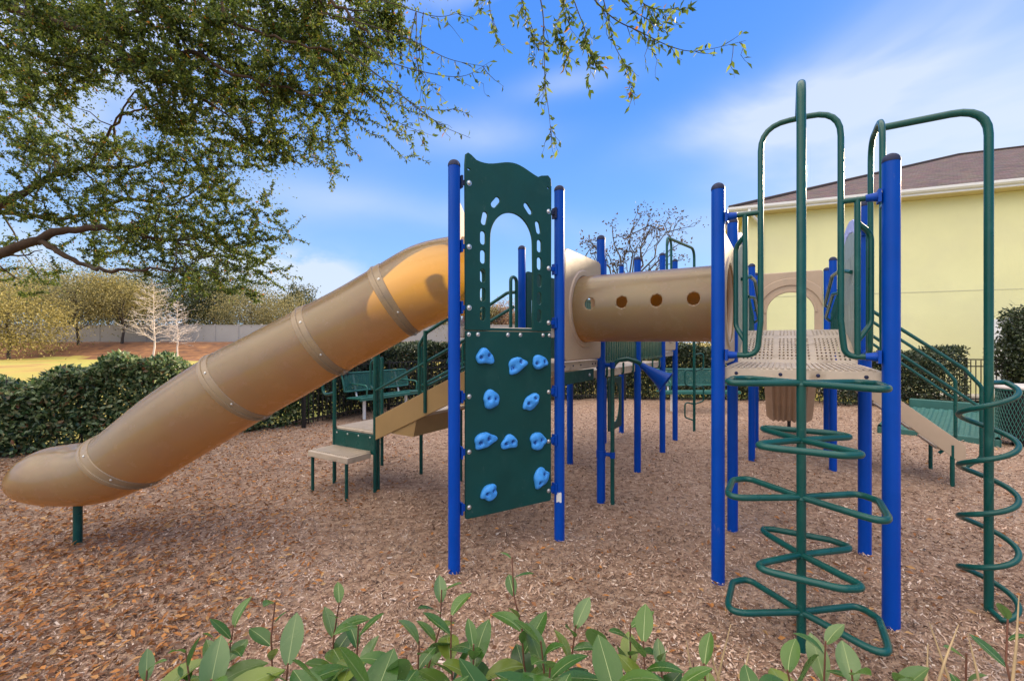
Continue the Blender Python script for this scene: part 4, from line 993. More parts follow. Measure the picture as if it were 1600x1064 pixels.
for px, py, Y, r, dn_ in masses:
    if 150 < px < 245 and 125 < py < 175: continue
    c = at(px, py, Y); rad = r / FPX * Y
    near = min(allp, key=lambda q: (q[0] - c).length)
    base = branch_path(near[0], c, 5, .18, -.03)
    if (near[0] - c).length < 2.2: twigs.tube(base, [max(.005, min(near[1] * .6, .016)) * (1 - .6 * i / 5) for i in range(6)], 5)
    for k in range(int(dn_ * 24)):
        leafpos.append(c + Vector((rnd.gauss(0, .62), rnd.gauss(0, .62), rnd.gauss(0, .55))) * rad); leafdir.append(Vector((rnd.gauss(.2, 1), rnd.gauss(0, 1), rnd.gauss(-.2, 1))).normalized())
    for k in range(int(dn_ * 1.2)):
        d = Vector((rnd.gauss(.25, 1), rnd.gauss(0, 1), rnd.gauss(-.1, .75))).normalized() * rad * rnd.uniform(.55, 1.5)
        s = c + Vector((rnd.gauss(0, .3), rnd.gauss(0, .3), rnd.gauss(0, .3))) * rad
        twig(branch_path(s, s + d, 4, .2, .05), .0045, 1.0, sp=.0105)
# fine drooping sprays along the rim of the crown
for a, c, k in (((400, 350, 6.2), (470, 372, 6.1), 3), ((395, 400, 6.2), (440, 430, 6.1), 3), ((340, 415, 6.2), (375, 442, 6.1), 3), ((420, 380, 6.2), (455, 345, 6.2), 2), ((440, 240, 5.6), (540, 270, 5.4), 3), ((500, 210, 5.2), (535, 290, 5.2), 3),
                ((530, 180, 5.0), (545, 250, 5.0), 3), ((560, 170, 4.9), (640, 232, 4.8), 3), ((590, 140, 4.6), (680, 190, 4.6), 3), ((280, 425, 5.9), (300, 436, 5.9), 2)):
    for _ in range(k):
        A3 = at(*a) + Vector((rnd.gauss(0, .08),) * 3); C3 = at(*c) + Vector((rnd.gauss(0, .12), rnd.gauss(0, .1), rnd.gauss(0, .08))); twig(branch_path(A3, C3, 6, .15, .03), .005, .8, sp=.02)
# long whips with sparse leaves across the sky
def whip(pts, r, leafy, sp=.03, big=True, side=0, sl=.25):
    P = catmull([at(*p) for p in pts], 6); twig(P, r, leafy, big, sp)
    for _ in range(side):
        i = rnd.randrange(2, len(P) - 1); d = (P[i] - P[i - 1]).normalized() + Vector((rnd.gauss(0, .6), rnd.gauss(0, .5), rnd.gauss(-.5, .5)))
        twig(branch_path(P[i], P[i] + d.normalized() * sl * rnd.uniform(.4, 1.1), 4, .15, .05), r * .5, leafy * 1.6, big, sp)
whip([(500, 20, 4.4), (560, 35, 4.2), (640, 62, 4.1), (700, 92, 4.0), (765, 106, 4.0)], .007, .55, side=9)
whip([(560, 60, 4.2), (600, 92, 4.1), (650, 110, 4.0), (720, 120, 4.0), (768, 96, 4.0)], .006, .5, side=8)
whip([(540, 80, 4.2), (590, 118, 4.1), (640, 160, 4.0), (690, 196, 4.0), (735, 216, 3.9)], .007, .7, side=9)
whip([(560, -10, 4.2), (620, 8, 4.1), (680, 26, 4.0), (722, 20, 4.0)], .006, .5, side=5)
whip([(580, 150, 4.4), (620, 190, 4.4), (680, 214, 4.3)], .005, 1.0, side=6)
for _ in range(3): whip([(640 + rnd.uniform(-40, 40), 20, 4.2), (650 + rnd.uniform(-30, 30), 90, 4.1), (660 + rnd.uniform(-20, 60), 160, 4.1)], .005, .5, side=6)
# the spray hanging from above the middle of the view
whip([(835, -45, 3.5), (848, 20, 3.5), (850, 75, 3.5), (852, 130, 3.5), (858, 180, 3.5), (863, 228, 3.5)], .006, .55, side=14, sl=.22)
whip([(800, -50, 3.5), (815, 0, 3.5), (830, 40, 3.5), (842, 80, 3.5)], .005, 1.1, side=9)
whip([(770, -40, 3.6), (765, 10, 3.6), (774, 50, 3.6), (778, 72, 3.6)], .0045, 1.0, side=6, sl=.14)
whip([(720, -50, 3.8), (745, -5, 3.8), (748, 20, 3.8)], .004, .9, side=4, sl=.12)
whip([(900, -50, 3.4), (925, -5, 3.4), (960, 30, 3.4), (1000, 50, 3.4), (1040, 70, 3.35), (1075, 80, 3.3), (1110, 77, 3.3), (1165, 64, 3.3)], .006, .55, side=15, sl=.28)
whip([(880, -50, 3.4), (900, 10, 3.4), (915, 50, 3.4), (920, 80, 3.4), (935, 100, 3.4)], .005, 1.3, side=12)
whip([(930, -50, 3.4), (948, 20, 3.4), (960, 70, 3.4), (980, 110, 3.4), (992, 165, 3.4)], .005, .8, side=12, sl=.16)
whip([(860, -50, 3.5), (880, 0, 3.5), (872, 40, 3.5), (880, 70, 3.5)], .005, 1.6, side=12)
whip([(985, -50, 3.4), (1000, 0, 3.4), (1030, 15, 3.4), (1060, 12, 3.4)], .005, 1.2, side=9, sl=.18)
whip([(940, -40, 3.4), (980, 10, 3.4), (1010, 30, 3.4), (1040, 50, 3.4)], .005, 1.2, side=8, sl=.18)
twigs.build('twigs', M['twig'], oak)
crown = link('crown', npmesh('crown', *leaf_cloud(leafpos, .046, .019, dirs=leafdir)), M['oakleaf'], oak)
link('overhead_leaves', npmesh('overhead_leaves', *leaf_cloud(bigpos, .064, .026, dirs=bigdir, droop=.35)), M['oakleaf'], oak)
print('oak leaves', len(leafpos), len(bigpos))

# ------------------------------------------------------------------ hedges
def hedge(name, line, h, dep, ln, per_m2, mat, label, cat='hedge', lo=.05, hvar=.10):
    """clipped hedge along a polyline; leaves fill its outer shell, woody stems inside"""
    p0 = Vector((*line[0], 0)); root = empty(name, p0, label, cat)
    pos = []; st_ = MB()
    for (x0, y0), (x1, y1) in zip(line, line[1:]):
        a, c = V(x0, y0), V(x1, y1); L = (c - a).length; d = (c - a) / L; s = Vector((-d.y, d.x, 0))
        n = int(L * (h * 2 + dep) * per_m2)
        u = g.uniform(-.06, L + .06, n); face = g.uniform(0, 2 * h + dep, n)
        for uu, ff in zip(u, face):
            q = a + d * uu
            ht = h + hvar * (math.sin(q.x * 1.9 + q.y) * .5 + math.sin(q.x * 4.3 - q.y * 3.1 + 1) * .35 + math.sin(q.y * 7.3 + q.x * 6.1) * .3)
            blg = .06 * math.sin(q.x * 3.3 + 2 * q.y) + .05 * math.sin(q.x * 7.1 - q.y * 5)
            depth_in = (abs(rnd.gauss(0, .13)) - .05) if rnd.random() < .7 else rnd.uniform(0, dep * .6)
            if ff < h: z = lo + ff / h * (ht - lo); off = -dep / 2 - blg * (.3 + z / h) + depth_in; 
            elif ff < h + dep: off = (ff - h) - dep / 2; z = ht - depth_in * .8
            else: z = lo + (ff - h - dep) / h * (ht - lo); off = dep / 2 + blg - depth_in
            if z < .22 and rnd.random() < .35: continue
            if rnd.random() < .14 + .22 * math.sin(q.x * 5 + z * 9 + q.y * 4) * math.sin(q.x * 2.3 - z * 6): continue
            p = q + s * off; pos.append((p.x, p.y, z + ground_z(p.x, p.y) * .0))
        for k in range(int(L / .16)):
            q = a + d * (k * .16 + rnd.uniform(-.05, .05)) + s * rnd.uniform(-dep * .3, dep * .3)
            for _ in range(2):
                e = q + Vector((rnd.gauss(0, .16), rnd.gauss(0, .16), h * rnd.uniform(.7, 1.0)))
                st_.tube(branch_path(q, e, 4, .15), [.013, .011, .009, .007, .004], 5)
    st_.build('stems', M['greybark'], root)
    leaves('foliage', mat, root, pos, ln, ln * .52, droop=-.1)
    return root
hedge('hedge', [(-10.8, 3.7), (-7.6, 6.6), (-5.2, 8.3), (-4.4, 9.3)], 1.20, .95, .088, 3000, M['hedgeleaf'], 'broad leafy green hedge running behind the foot of the tube slide', hvar=.24)
hedge('hedge', [(-4.3, 9.6), (-3.6, 11.4), (-2.0, 13.2), (3.2, 13.5)], 1.52, .95, .085, 2400, M['darkleaf'], 'dark clipped hedge behind the perforated green bench and the stair')
hedge('hedge', [(3.3, 13.5), (7.9, 12.85)], 1.52, .95, .09, 2100, M['darkleaf'], 'dark clipped hedge across the back beneath the crawl tunnel and decks')
hedge('hedge', [(8.4, 12.2), (11.3, 11.6)], 1.36, 1.2, .085, 1900, M['darkleaf'], 'rounded dark hedge end behind the steep stair and before the iron fence', hvar=.16)
def shrub(name, c, rx, ry, h, ln, n, mat, label, cat='shrub', z0_=.15, stems=8, lump=.2, base=None):
    root = empty(name, c, label, cat); c = Vector(c); pos = []
    while len(pos) < n:
        d = Vector((rnd.gauss(0, 1), rnd.gauss(0, 1), rnd.gauss(0, 1))).normalized(); k = rnd.uniform(.45, 1) ** .4
        k *= 1 + lump * math.sin(3 * d.x + 4 * d.z + c.x) * math.sin(5 * d.y - 2 * d.z + 1)
        p = c + Vector((d.x * rx * k, d.y * ry * k, z0_ + (h - z0_) * (.5 + .5 * d.z * k)))
        pos.append(tuple(p))
    b = MB()
    for _ in range(stems):
        e = c + Vector((rnd.uniform(-.6, .6) * rx, rnd.uniform(-.6, .6) * ry, h * rnd.uniform(.5, .95))); b.tube(branch_path(c + Vector((rnd.uniform(-.1, .1), rnd.uniform(-.1, .1), -.05)), e, 5, .12), [.03, .026, .022, .017, .012, .006], 6)
    b.build('stems', M['greybark'], root); leaves('foliage', mat, root, pos, ln, ln * .5, droop=0); return root
sh = shrub('tall_shrub', (14.0, 11.3, 0), 1.4, 1.1, 2.85, .10, 22000, M['darkleaf'], 'tall dark rounded shrub beside the white window of the yellow building')
b = MB()
for _ in range(9):
    s = V(13.1 + rnd.uniform(-.3, .3), 11.0, 1.9 + rnd.uniform(-.2, .6)); b.tube(branch_path(s, s + V(-rnd.uniform(.3, .9), 0, rnd.uniform(.0, .45)), 4, .2), [.006, .005, .004, .003, .002], 4)
b.build('loose_twigs', M['greybark'], sh)
# ------------------------------------------------------------------ iron fence behind the hedges
def iron_fence(line, h, label, step=.115):
    root = empty('iron_fence', (*line[0], 0), label, 'fence')
    for (x0, y0), (x1, y1) in zip(line, line[1:]):
        a, c = V(x0, y0), V(x1, y1); L = (c - a).length; d = (c - a) / L; m = max(1, round(L / 2.0))
        for k in range(m):
            p, q_ = a + d * (L * k / m), a + d * (L * (k + 1) / m); b = MB(); ll = L / m
            MB().box(p + Z * (h / 2), (.055, .055, h + .06), d).build('fence_post', M['iron'], root)
            for z in (h - .02, h - .20, .16): b.box((p + q_) / 2 + Z * z, (ll - .057, .026, .03), d)
            for i in range(1, int(ll / step)): b.box(p + d * (i * step) + Z * (h / 2 + .02), (.016, .016, h - .12), d)
            b.build('fence_panel', M['iron'], root)
        MB().box(c + Z * (h / 2), (.055, .055, h + .06), d).build('fence_post', M['iron'], root)
    return root
iron_fence([(9.6, 12.3), (12.0, 11.85), (15.5, 11.2)], 1.22, 'black iron picket fence before the yellow building next to the tall shrub')
iron_fence([(-4.0, 8.6), (-3.0, 10.9), (-1.6, 12.35), (3.2, 12.7)], 1.18, 'black iron picket fence along the hedge behind the benches')
# low concrete curb and ground cover by the building
b = MB(); b.box((13.0, 13.2, .06), (6.5, .9, .12), WD); tag(b.build('path', material('pale_concrete', (.50, .46, .42), .9, var=.1, bump=.2), None, bevel=.01), kind='structure')
def bare_bush(c, h, n, label):
    root = empty('bare_shrub', c, label, 'shrub'); b = MB(); c = Vector(c)
    for _ in range(n):
        e = c + Vector((rnd.gauss(0, .38), rnd.gauss(0, .25), h * rnd.uniform(.55, 1))); P = branch_path(c + Vector((rnd.gauss(0, .12), rnd.gauss(0, .1), 0)), e, 5, .15); b.tube(P, [.012, .01, .008, .006, .004, .003], 5)
        for _ in range(4):
            s = P[rnd.randrange(2, 6)]; b.tube(branch_path(s, s + Vector((rnd.gauss(0, .18), rnd.gauss(0, .12), rnd.uniform(.02, .25))), 3, .2), [.004, .003, .003, .002], 4)
    b.build('branches', M['greybark'], root); leaves('foliage', M['sprig'], root, [tuple(c + Vector((rnd.gauss(0, .35), rnd.gauss(0, .25), h * rnd.uniform(.3, 1)))) for _ in range(120)], .05, .025); return root
bare_bush((11.4, 13.2, 0), 1.1, 26, 'leafless twiggy shrub behind the black iron fence below the yellow wall')

# ------------------------------------------------------------------ benches, bin, slide bed
def bench(c, ax_, label, w=1.85):
    """coated steel mesh bench: curved back, seat, white legs; ax_ runs along the bench, it faces to the right of ax_"""
    root = empty('park_bench', c, label, 'bench'); c = Vector(c); ax_ = Vector(ax_).normalized(); fw = Vector((ax_.y, -ax_.x, 0))
    def sheet(name, p0, e1, l1, e2, l2):
        b = MB(); n1 = int(l1 / .028); n2 = int(l2 / .028)
        fr_ = fillet([p0 - e1 * l1 / 2, p0 + e1 * l1 / 2, p0 + e1 * l1 / 2 + e2 * l2, p0 - e1 * l1 / 2 + e2 * l2, p0 - e1 * l1 / 2], .05)
        m = MB().tube(fr_, .02, 10).build(name, M['mesh'], root, 60)
        nn = e1.cross(e2)
        for i in range(-n2, n1):
            for s_ in (1, -1):
                # diagonal strands of the expanded mesh
                u0, u1 = i * .028, i * .028 + l2; a0, b0 = 0.0, l2
                if u0 < 0: a0 = -u0; u0 = 0
                if u1 > l1: b0 -= (u1 - l1); u1 = l1
                if u1 - u0 < .01: continue
                q0 = p0 + e1 * ((u0 if s_ > 0 else l1 - u0) - l1 / 2) + e2 * a0; q1 = p0 + e1 * ((u1 if s_ > 0 else l1 - u1) - l1 / 2) + e2 * b0
                b.box((q0 + q1) / 2, ((q1 - q0).length, .0065, .004), (q1 - q0), nn.cross(q1 - q0))
        b.build('expanded_mesh', M['mesh'], m); return m
    e2 = (Z * .96 - fw * .26).normalized(); sheet('backrest', c - fw * .12 + Z * .60, ax_, w, e2, .40)
    sheet('seat', c + fw * .36 + Z * .485, ax_, w, (-fw + Z * -.04).normalized(), .42)
    MB().box(c + fw * .375 + Z * .465, (w, .03, .06), ax_).build('seat_front_rail', M['mesh'], root)
    for s in (-1, 1):
        q = c + ax_ * s * w * .33
        MB().tube(fillet([q + fw * .12 + Z * -.1, q + fw * .12 + Z * .46], .02), .035, 14).build('leg', M['whitepost'], root, 50)
        MB().tube(fillet([q + fw * .2 + Z * .45, q - fw * .12 + Z * .45, q - fw * .155 + Z * .58, q - fw * .25 + Z * .95], .05), .022, 10).build('back_support', M['whitepost'], root, 50)
        if s: MB().tube(fillet([q + ax_ * .12 * s + fw * .34 + Z * .5, q + ax_ * .12 * s + fw * .36 + Z * .74, q + ax_ * .12 * s - fw * .17 + Z * .76, q + ax_ * .12 * s - fw * .15 + Z * .66], .07), .017, 10).build('armrest', M['mesh'], root, 50)
    return root
bench((-2.95, 10.2, 0), (.50, .80, 0), 'green mesh bench with white legs seen between the handrails of the shallow stair')
bench((4.45, 10.9, 0), (1, .02, 0), 'green mesh bench before the back hedge behind the loop ladder')
def bin_(c, label):
    root = empty('litter_bin', c, label, 'litter bin'); c = Vector(c); r = .30; b = MB()
    n = 44
    for k in range(n):
        for s in (1, -1):
            P = [c + V(r * math.cos(2 * math.pi * (k / n) + s * .9 * t), r * math.sin(2 * math.pi * (k / n) + s * .9 * t), .12 + .78 * t) for t in np.linspace(0, 1, 9)]
            b.tube(P, .0045, 4)
    b.build('mesh_basket', M['mesh'], root)
    b = MB()
    for z in (.90,): b.tube([c + V(r * math.cos(2 * math.pi * k / 40), r * math.sin(2 * math.pi * k / 40), z) for k in range(40)], .016, 8, closed=True)
    b.build('rim', M['mesh'], root, 60)
    MB().cyl(c + Z * .14, c + Z * .86, r - .03, 32).build('liner', M['iron'], root, 40)
    b = MB(); b.cyl(c + Z * .915, c + Z * .94, r + .03, 32); b.dome(c + Z * .94, r + .03, .05, 32); b.build('lid', material('pale_lid', (.55, .50, .46), .6, var=.1), root, 40)
    MB().cyl(c + Z * -.1, c + Z * .12, .12, 16).build('pedestal', M['iron'], root, 40)
    return root
bin_((8.15, 7.15, 0), 'round green mesh litter bin with pale lid beside the helix climber')
# low teal slide bed with raised sides lying beyond the steep stair
sb = empty('slide_bed', (7.9, 8.8, 0), 'low teal plastic slide bed with ribbed surface beyond the steep stair', 'slide')
q = [at(1410, 668, 8.3), at(1452, 640, 9.6), at(1560, 648, 8.7), at(1512, 690, 6.9)]
q = [V(6.7, 8.1, .0), V(8.6, 9.9, .0), V(9.9, 8.9, .0), V(7.6, 7.05, .0)]
e1 = (q[1] - q[0]); e2 = (q[3] - q[0])
b = MB(); rs = []
for k in range(61):
    v_ = k / 60; rs.append([q[0] + e1 * u_ + e2 * v_ + Z * (.10 + .14 * u_ ** 2 + (.016 if (k // 3) % 2 else 0)) for u_ in np.linspace(0, 1, 10)] )
b.rings(rs, False); b.build('ribbed_bed', M['teal'], sb)
for v_ in (0, 1):
    b = MB(); rs = []
    for u_ in np.linspace(-.03, 1.02, 12):
        p = q[0] + e1 * u_ + e2 * v_; ht = .16 + .22 * max(u_, 0) ** 1.4; dd = e2.normalized() * (.06 if v_ else -.06)
        rs.append([p + Z * -.05, p + Z * ht, p + dd * .5 + Z * (ht + .02), p + dd + Z * ht, p + dd + Z * -.05])
    b.rings(rs); b.build('side_wall', M['teal'], sb, 30)
b = MB(); b.box((q[0] + q[3]) / 2 + Z * .045 - e1.normalized() * .03, (e2.length + .14, .07, .19), e2); b.build('front_lip', M['teal'], sb, bevel=.02)
b = MB(); b.box((q[1] + q[2]) / 2 + Z * .2 + e1.normalized() * .05, (e2.length, .08, .42), e2); b.build('back_wall', M['teal'], sb, bevel=.02)

# ------------------------------------------------------------------ far side: vinyl wall, trees
vw = empty('vinyl_wall', (-40, 46.5, 1.6), 'long grey vinyl panel wall on top of the straw covered berm', 'wall')
x = -62.0
while x < 10:
    z = ground_z(x, 46.5); b = MB()
    b.box((x + 1.2, 46.5, z + .85), (2.28, .05, 1.72)); b.box((x + 1.2, 46.5, z + 1.73), (2.28, .09, .09)); b.build('wall_panel', M['vinyl'], vw)
    MB().box((x, 46.5, z + .92), (.13, .13, 1.88)).build('wall_post', M['vinyl'], vw); x += 2.4
def tree(name, c, h, cr, cz, ln, n, leafmat, barkmat, label, group=None, clumps=16, trunk_r=.14, flat=.8, limbs_n=7, sparse=.5, cat='tree'):
    root = empty(name, c, label, cat, group); c = Vector(c); b = MB()
    top = c + Vector((rnd.gauss(0, .2), rnd.gauss(0, .2), h * .75)); P = branch_path(c - Z * .3, top, 6, .06); b.tube(P, [trunk_r * (1 - .75 * i / 6) for i in range(7)], 9); b.build('trunk', barkmat, root, 60)
    pos = []; lb = MB(); cc = c + Z * cz
    for k in range(clumps):
        d = Vector((rnd.gauss(0, 1), rnd.gauss(0, 1), rnd.gauss(.1, .8))).normalized(); k_ = rnd.uniform(.35, 1) ** .6
        e = cc + Vector((d.x * cr * k_, d.y * cr * k_, d.z * (h - cz) * k_ * .95)); s = P[rnd.randrange(2, 7)]
        lb.tube(branch_path(s, e, 4, .14, -.04), [trunk_r * .35, trunk_r * .26, trunk_r * .18, trunk_r * .1, trunk_r * .05], 5)
        r_ = cr * rnd.uniform(.26, .46)
        for _ in range(int(n / clumps)):
            q_ = Vector((rnd.gauss(0, 1), rnd.gauss(0, 1), rnd.gauss(0, flat))) * r_ * sparse; pos.append(tuple(e + q_))
    lb.build('branches', barkmat, root); leaves('crown', leafmat, root, pos, ln, ln * .55, droop=.1)
    return root
def gz(x, y): return ground_z(x, y)
def tr(px, Y, topy, wpx, mat, label, n=3600, ln=.32, cz=.55, **k):
    n = int(n * 3.6); ln *= .68; wpx *= 1.12; topy -= 6; k.setdefault('clumps', 26); k.setdefault('sparse', .62)
    x = (px - 800) / FPX * Y; z = gz(x, Y); h = EYE + (HY - topy) / FPX * Y - z
    return tree('broadleaf_tree', (x, Y, z), h, wpx / 2 / FPX * Y, h * cz, ln, n, M[mat], M['greybark'], label, 'trees along the berm and wall', **k)
tr(15, 36, 452, 150, 'goldleaf', 'golden leaved tree at the far side of the lawn below the oak limb', cz=.50, n=4200, ln=.26)
tr(122, 42, 436, 150, 'oliveleaf', 'olive yellow spreading tree with a forked trunk before the vinyl wall', cz=.70, n=3600, ln=.26)
tr(190, 43, 440, 90, 'goldleaf', 'slim golden tree just left of the pale bare tree', cz=.68, n=2200, ln=.26)
tr(50, 52, 430, 150, 'oliveleaf', 'tall olive tree standing behind the golden tree and the vinyl wall', n=3000, cz=.66)
tr(290, 56, 428, 150, 'deepleaf', 'deep green domed tree behind the pale bare tree', n=4200, ln=.36, cz=.57)
tr(335, 54, 445, 80, 'deepleaf', 'smaller deep green tree right of the domed one', n=3000, ln=.34, cz=.55)
tr(395, 51, 455, 110, 'oliveleaf', 'thin grey olive tree by the vinyl wall near the tube slide', n=2600, ln=.26, cz=.57)
tr(205, 60, 430, 60, 'deepleaf', 'dark narrow tree rising behind the slim golden tree', n=1800, ln=.36)
for (px, Y, topy, w_px, lb_) in ((-20, 64, 428, 150, 'dark tree mass behind the golden tree at the picture edge'), (95, 66, 432, 150, 'dark tree mass behind the forked olive tree'), (170, 62, 436, 120, 'dark tree mass behind the slim golden tree'), (360, 66, 446, 150, 'dark tree mass behind the two deep green trees')):
    tr(px, Y, topy, w_px, 'deepleaf', lb_, n=3000, ln=.40, cz=.5)
tr(465, 64, 446, 46, 'deepleaf', 'small dark tree top peeking over the tube slide', n=1400, ln=.40)
tr(445, 53, 470, 90, 'oliveleaf', 'low olive tree half hidden by the tube slide', n=2400, ln=.28)
tr(668, 50, 488, 90, 'oliveleaf', 'pale olive tree seen under the top of the tube slide', n=2200, ln=.28)
tr(560, 52, 482, 90, 'oliveleaf', 'olive tree hidden behind the tube slide bends', n=1800, ln=.28)
tr(785, 52, 484, 60, 'rust', 'rust brown tree seen through the window of the climbing panel', n=2200, ln=.30)
tr(757, 50, 478, 50, 'oliveleaf', 'dull green tree beside the rust brown one in the window', n=1500, ln=.30)
tr(-80, 40, 430, 160, 'oliveleaf', 'olive tree just beyond the view at the lawn end', n=2200)
for (px, Y, topy, mat, lb_) in ((850, 60, 492, 'deepleaf', 'dark tree far behind the crawl tunnel'), (925, 58, 495, 'oliveleaf', 'olive tree far behind the crawl tunnel'), (1010, 60, 497, 'deepleaf', 'dark tree far behind the talk tube'), (1090, 56, 492, 'oliveleaf', 'olive tree far behind the loop ladder')):
    tr(px, Y, topy, 110, mat, lb_, n=2200, ln=.36)
# bare pale trees on the lawn
def bare_tree(name, c, h, mat, label, spread=.36, nb=46, r0_=.08, up=.35, leafy=0, group=None, leafmat=None, whorl=True, lr=.26, taper_top=.25):
    root = empty(name, c, label, 'tree', group); c = Vector(c); P = branch_path(c - Z * .2, c + Z * h, 10, .03)
    MB().tube(P, [r0_ * (1 - .92 * (i / 10) ** .9) for i in range(11)], 9).build('trunk', mat, root, 60); b = MB(); pos = []
    def sub(s, d, L, r, lev):
        e = s + d * L; Q = branch_path(s, e, 4, .13, -.03); b.tube(Q, [max(.006, r * (1 - .75 * i / 4)) for i in range(5)], 5)
        if lev == 0:
            if leafy: pos.extend(tuple(e + Vector((rnd.gauss(0, .12), rnd.gauss(0, .12), rnd.gauss(0, .1)))) for _ in range(leafy))
            return
        for _ in range(4 if lev > 1 else 3):
            t = rnd.randrange(1, 5); dd = (d + Vector((rnd.gauss(0, .55), rnd.gauss(0, .55), rnd.gauss(.1, .4)))).normalized(); sub(Q[t], dd, L * rnd.uniform(.35, .55), r * .5, lev - 1)
    for k in range(nb):
        t = lr + (1 - lr) * (k + rnd.random()) / nb * .97; i = min(9, int(t * 10)); s = P[i].lerp(P[i + 1], t * 10 - i)
        a = k * 2.4 + rnd.uniform(-.4, .4); L = h * spread * (1 - t * (1 - taper_top)) * rnd.uniform(.7, 1.15)
        sub(s, Vector((math.cos(a), math.sin(a), up + rnd.uniform(-.1, .25))).normalized(), L, r0_ * .38 * (1 - t * .6), 2)
    b.build('branches', mat, root)
    if pos: leaves('crown', leafmat, root, pos, .09, .045)
    return root
def bt(px, Y, topy, label, **k):
    x = (px - 800) / FPX * Y; z = gz(x, Y); return bare_tree('bare_tree', (x, Y, z), EYE + (HY - topy) / FPX * Y - z, M['palebark'], label, **k)
bt(240, 34, 444, 'pale leafless conical tree on the lawn, the taller of the pair', spread=.42, nb=46, group='pale bare trees on the lawn', up=.22)
bt(277, 37, 472, 'pale leafless tree on the lawn, the shorter one beside the taller', spread=.40, nb=40, group='pale bare trees on the lawn', up=.25)
# dark spreading bare tree behind the crawl tunnel
sp_ = empty('bare_tree', (9.3, 34, .3), 'dark spreading nearly bare tree rising above the crawl tunnel', 'tree'); b = MB(); pos = []
def br_(s, e, r, lev):
    Q = branch_path(s, e, 5, .16, -.02); b.tube(Q, [max(.014, r * .95 * (1 - .6 * i / 5)) for i in range(6)], 6)
    if lev == 0:
        for _ in range(5): pos.append(tuple(e + Vector((rnd.gauss(0, .28), rnd.gauss(0, .28), rnd.gauss(0, .22)))))
        return
    d = (e - s); L = d.length; d.normalize()
    for _ in range(4):
        t = rnd.choice((2, 3, 4, 5, 5)); dd = (d + Vector((rnd.gauss(0, .6), rnd.gauss(0, .6), rnd.gauss(.05, .5)))).normalized(); br_(Q[t], Q[t] + dd * L * rnd.uniform(.25, .42), r * .5, lev - 1)
base = at(982, 470, 34); MB().tube([V(base.x, 34, -.2), V(base.x + .1, 34, 2.5), base], [.26, .22, .17], 9).build('trunk', M['greybark'], sp_, 60)
for px, py in ((992, 395), (1003, 378), (1018, 352), (1040, 364), (958, 372), (938, 392), (915, 400), (1045, 378), (985, 366), (1035, 415), (955, 410)):
    br_(base + Z * rnd.uniform(-.3, .6), at(px, py, 34 + rnd.uniform(-1.5, 1.5)), .09, 2)
b.build('branches', M['greybark'], sp_); leaves('crown', M['sprig'], sp_, pos, .24, .13)

# ------------------------------------------------------------------ shoots of the hedge in front of the camera
def big_leaf(b, p, d, up, L, Wd, curl, fold):
    """a leaf blade with midrib fold and lengthwise curl"""
    d = d.normalized(); s = d.cross(up).normalized(); n = s.cross(d); vs = []; K = 7
    for i in range(K + 1):
        t = i / K; w = Wd * .5 * (math.sin(math.pi * min(1, t * .94 + .05)) ** .75) * (1 if t < .96 else .35)
        c = p + d * L * (t - curl * .18 * t * t) - n * (curl * L * t * t * .55)
        vs += [c - s * w + n * (abs(fold) * w), c - s * w * .5 + n * (abs(fold) * w * .35), c, c + s * w * .5 + n * (abs(fold) * w * .35), c + s * w + n * (abs(fold) * w)]
    fs = [(i * 5 + k, i * 5 + k + 1, i * 5 + k + 6, i * 5 + k + 5) for i in range(K) for k in range(4)]
    b.add(vs, fs)
    rib = []
    for i in range(K + 1):
        m_ = vs[i * 5 + 2]; wr = .0011 * (1 - .7 * i / K); rib += [m_ - s * wr + n * .0006, m_ + s * wr + n * .0006]
    b.add(rib, [(2 * i, 2 * i + 1, 2 * i + 3, 2 * i + 2) for i in range(K)], 1)
shoots = [  # px, py of the tip, distance, leaves, leaf length, stem style
    (340, 985, 1.25, 9, .085, 0), (365, 960, 1.30, 6, .07, 0), (430, 940, 1.30, 4, .06, 1), (530, 925, 1.25, 11, .085, 0), (560, 960, 1.15, 7, .08, 0), (690, 905, 1.30, 9, .075, 0),
    (705, 945, 1.2, 8, .08, 0), (655, 985, 1.15, 7, .075, 0), (800, 870, 1.35, 3, .06, 1), (815, 965, 1.2, 8, .08, 0), (740, 990, 1.1, 8, .085, 0), (900, 960, 1.25, 9, .075, 0),
    (985, 960, 1.2, 7, .075, 0), (940, 1000, 1.1, 9, .08, 0), (1290, 985, 1.2, 7, .075, 0), (1030, 1010, 1.15, 7, .075, 0), (1100, 1020, 1.1, 6, .07, 0), (1230, 1030, 1.0, 6, .08, 0), (1400, 1045, 1.0, 6, .08, 0), (845, 985, 1.15, 7, .085, 0), (1005, 985, 1.1, 7, .08, 0),
    (500, 1050, .92, 6, .09, 0), (580, 1055, .88, 8, .10, 0), (780, 1045, .92, 9, .10, 0), (960, 1050, .92, 8, .10, 0), (1060, 1055, .95, 7, .09, 0), (330, 1045, .92, 7, .10, 0), (690, 1050, .9, 8, .10, 0), (870, 1058, .9, 8, .10, 0), (1180, 1060, .95, 6, .09, 0),
    (230, 1030, 1.1, 7, .085, 0), (450, 1020, 1.0, 8, .10, 0), (620, 1030, 1.0, 8, .09, 0), (860, 1020, 1.02, 9, .09, 0), (290, 1000, 1.15, 5, .07, 0), (1330, 1030, 1.05, 6, .08, 0), (1510, 1020, 1.1, 4, .07, 1), (1575, 960, 1.1, 3, .07, 1)]
names = {0: 'hedge_shoot', 1: 'hedge_shoot'}
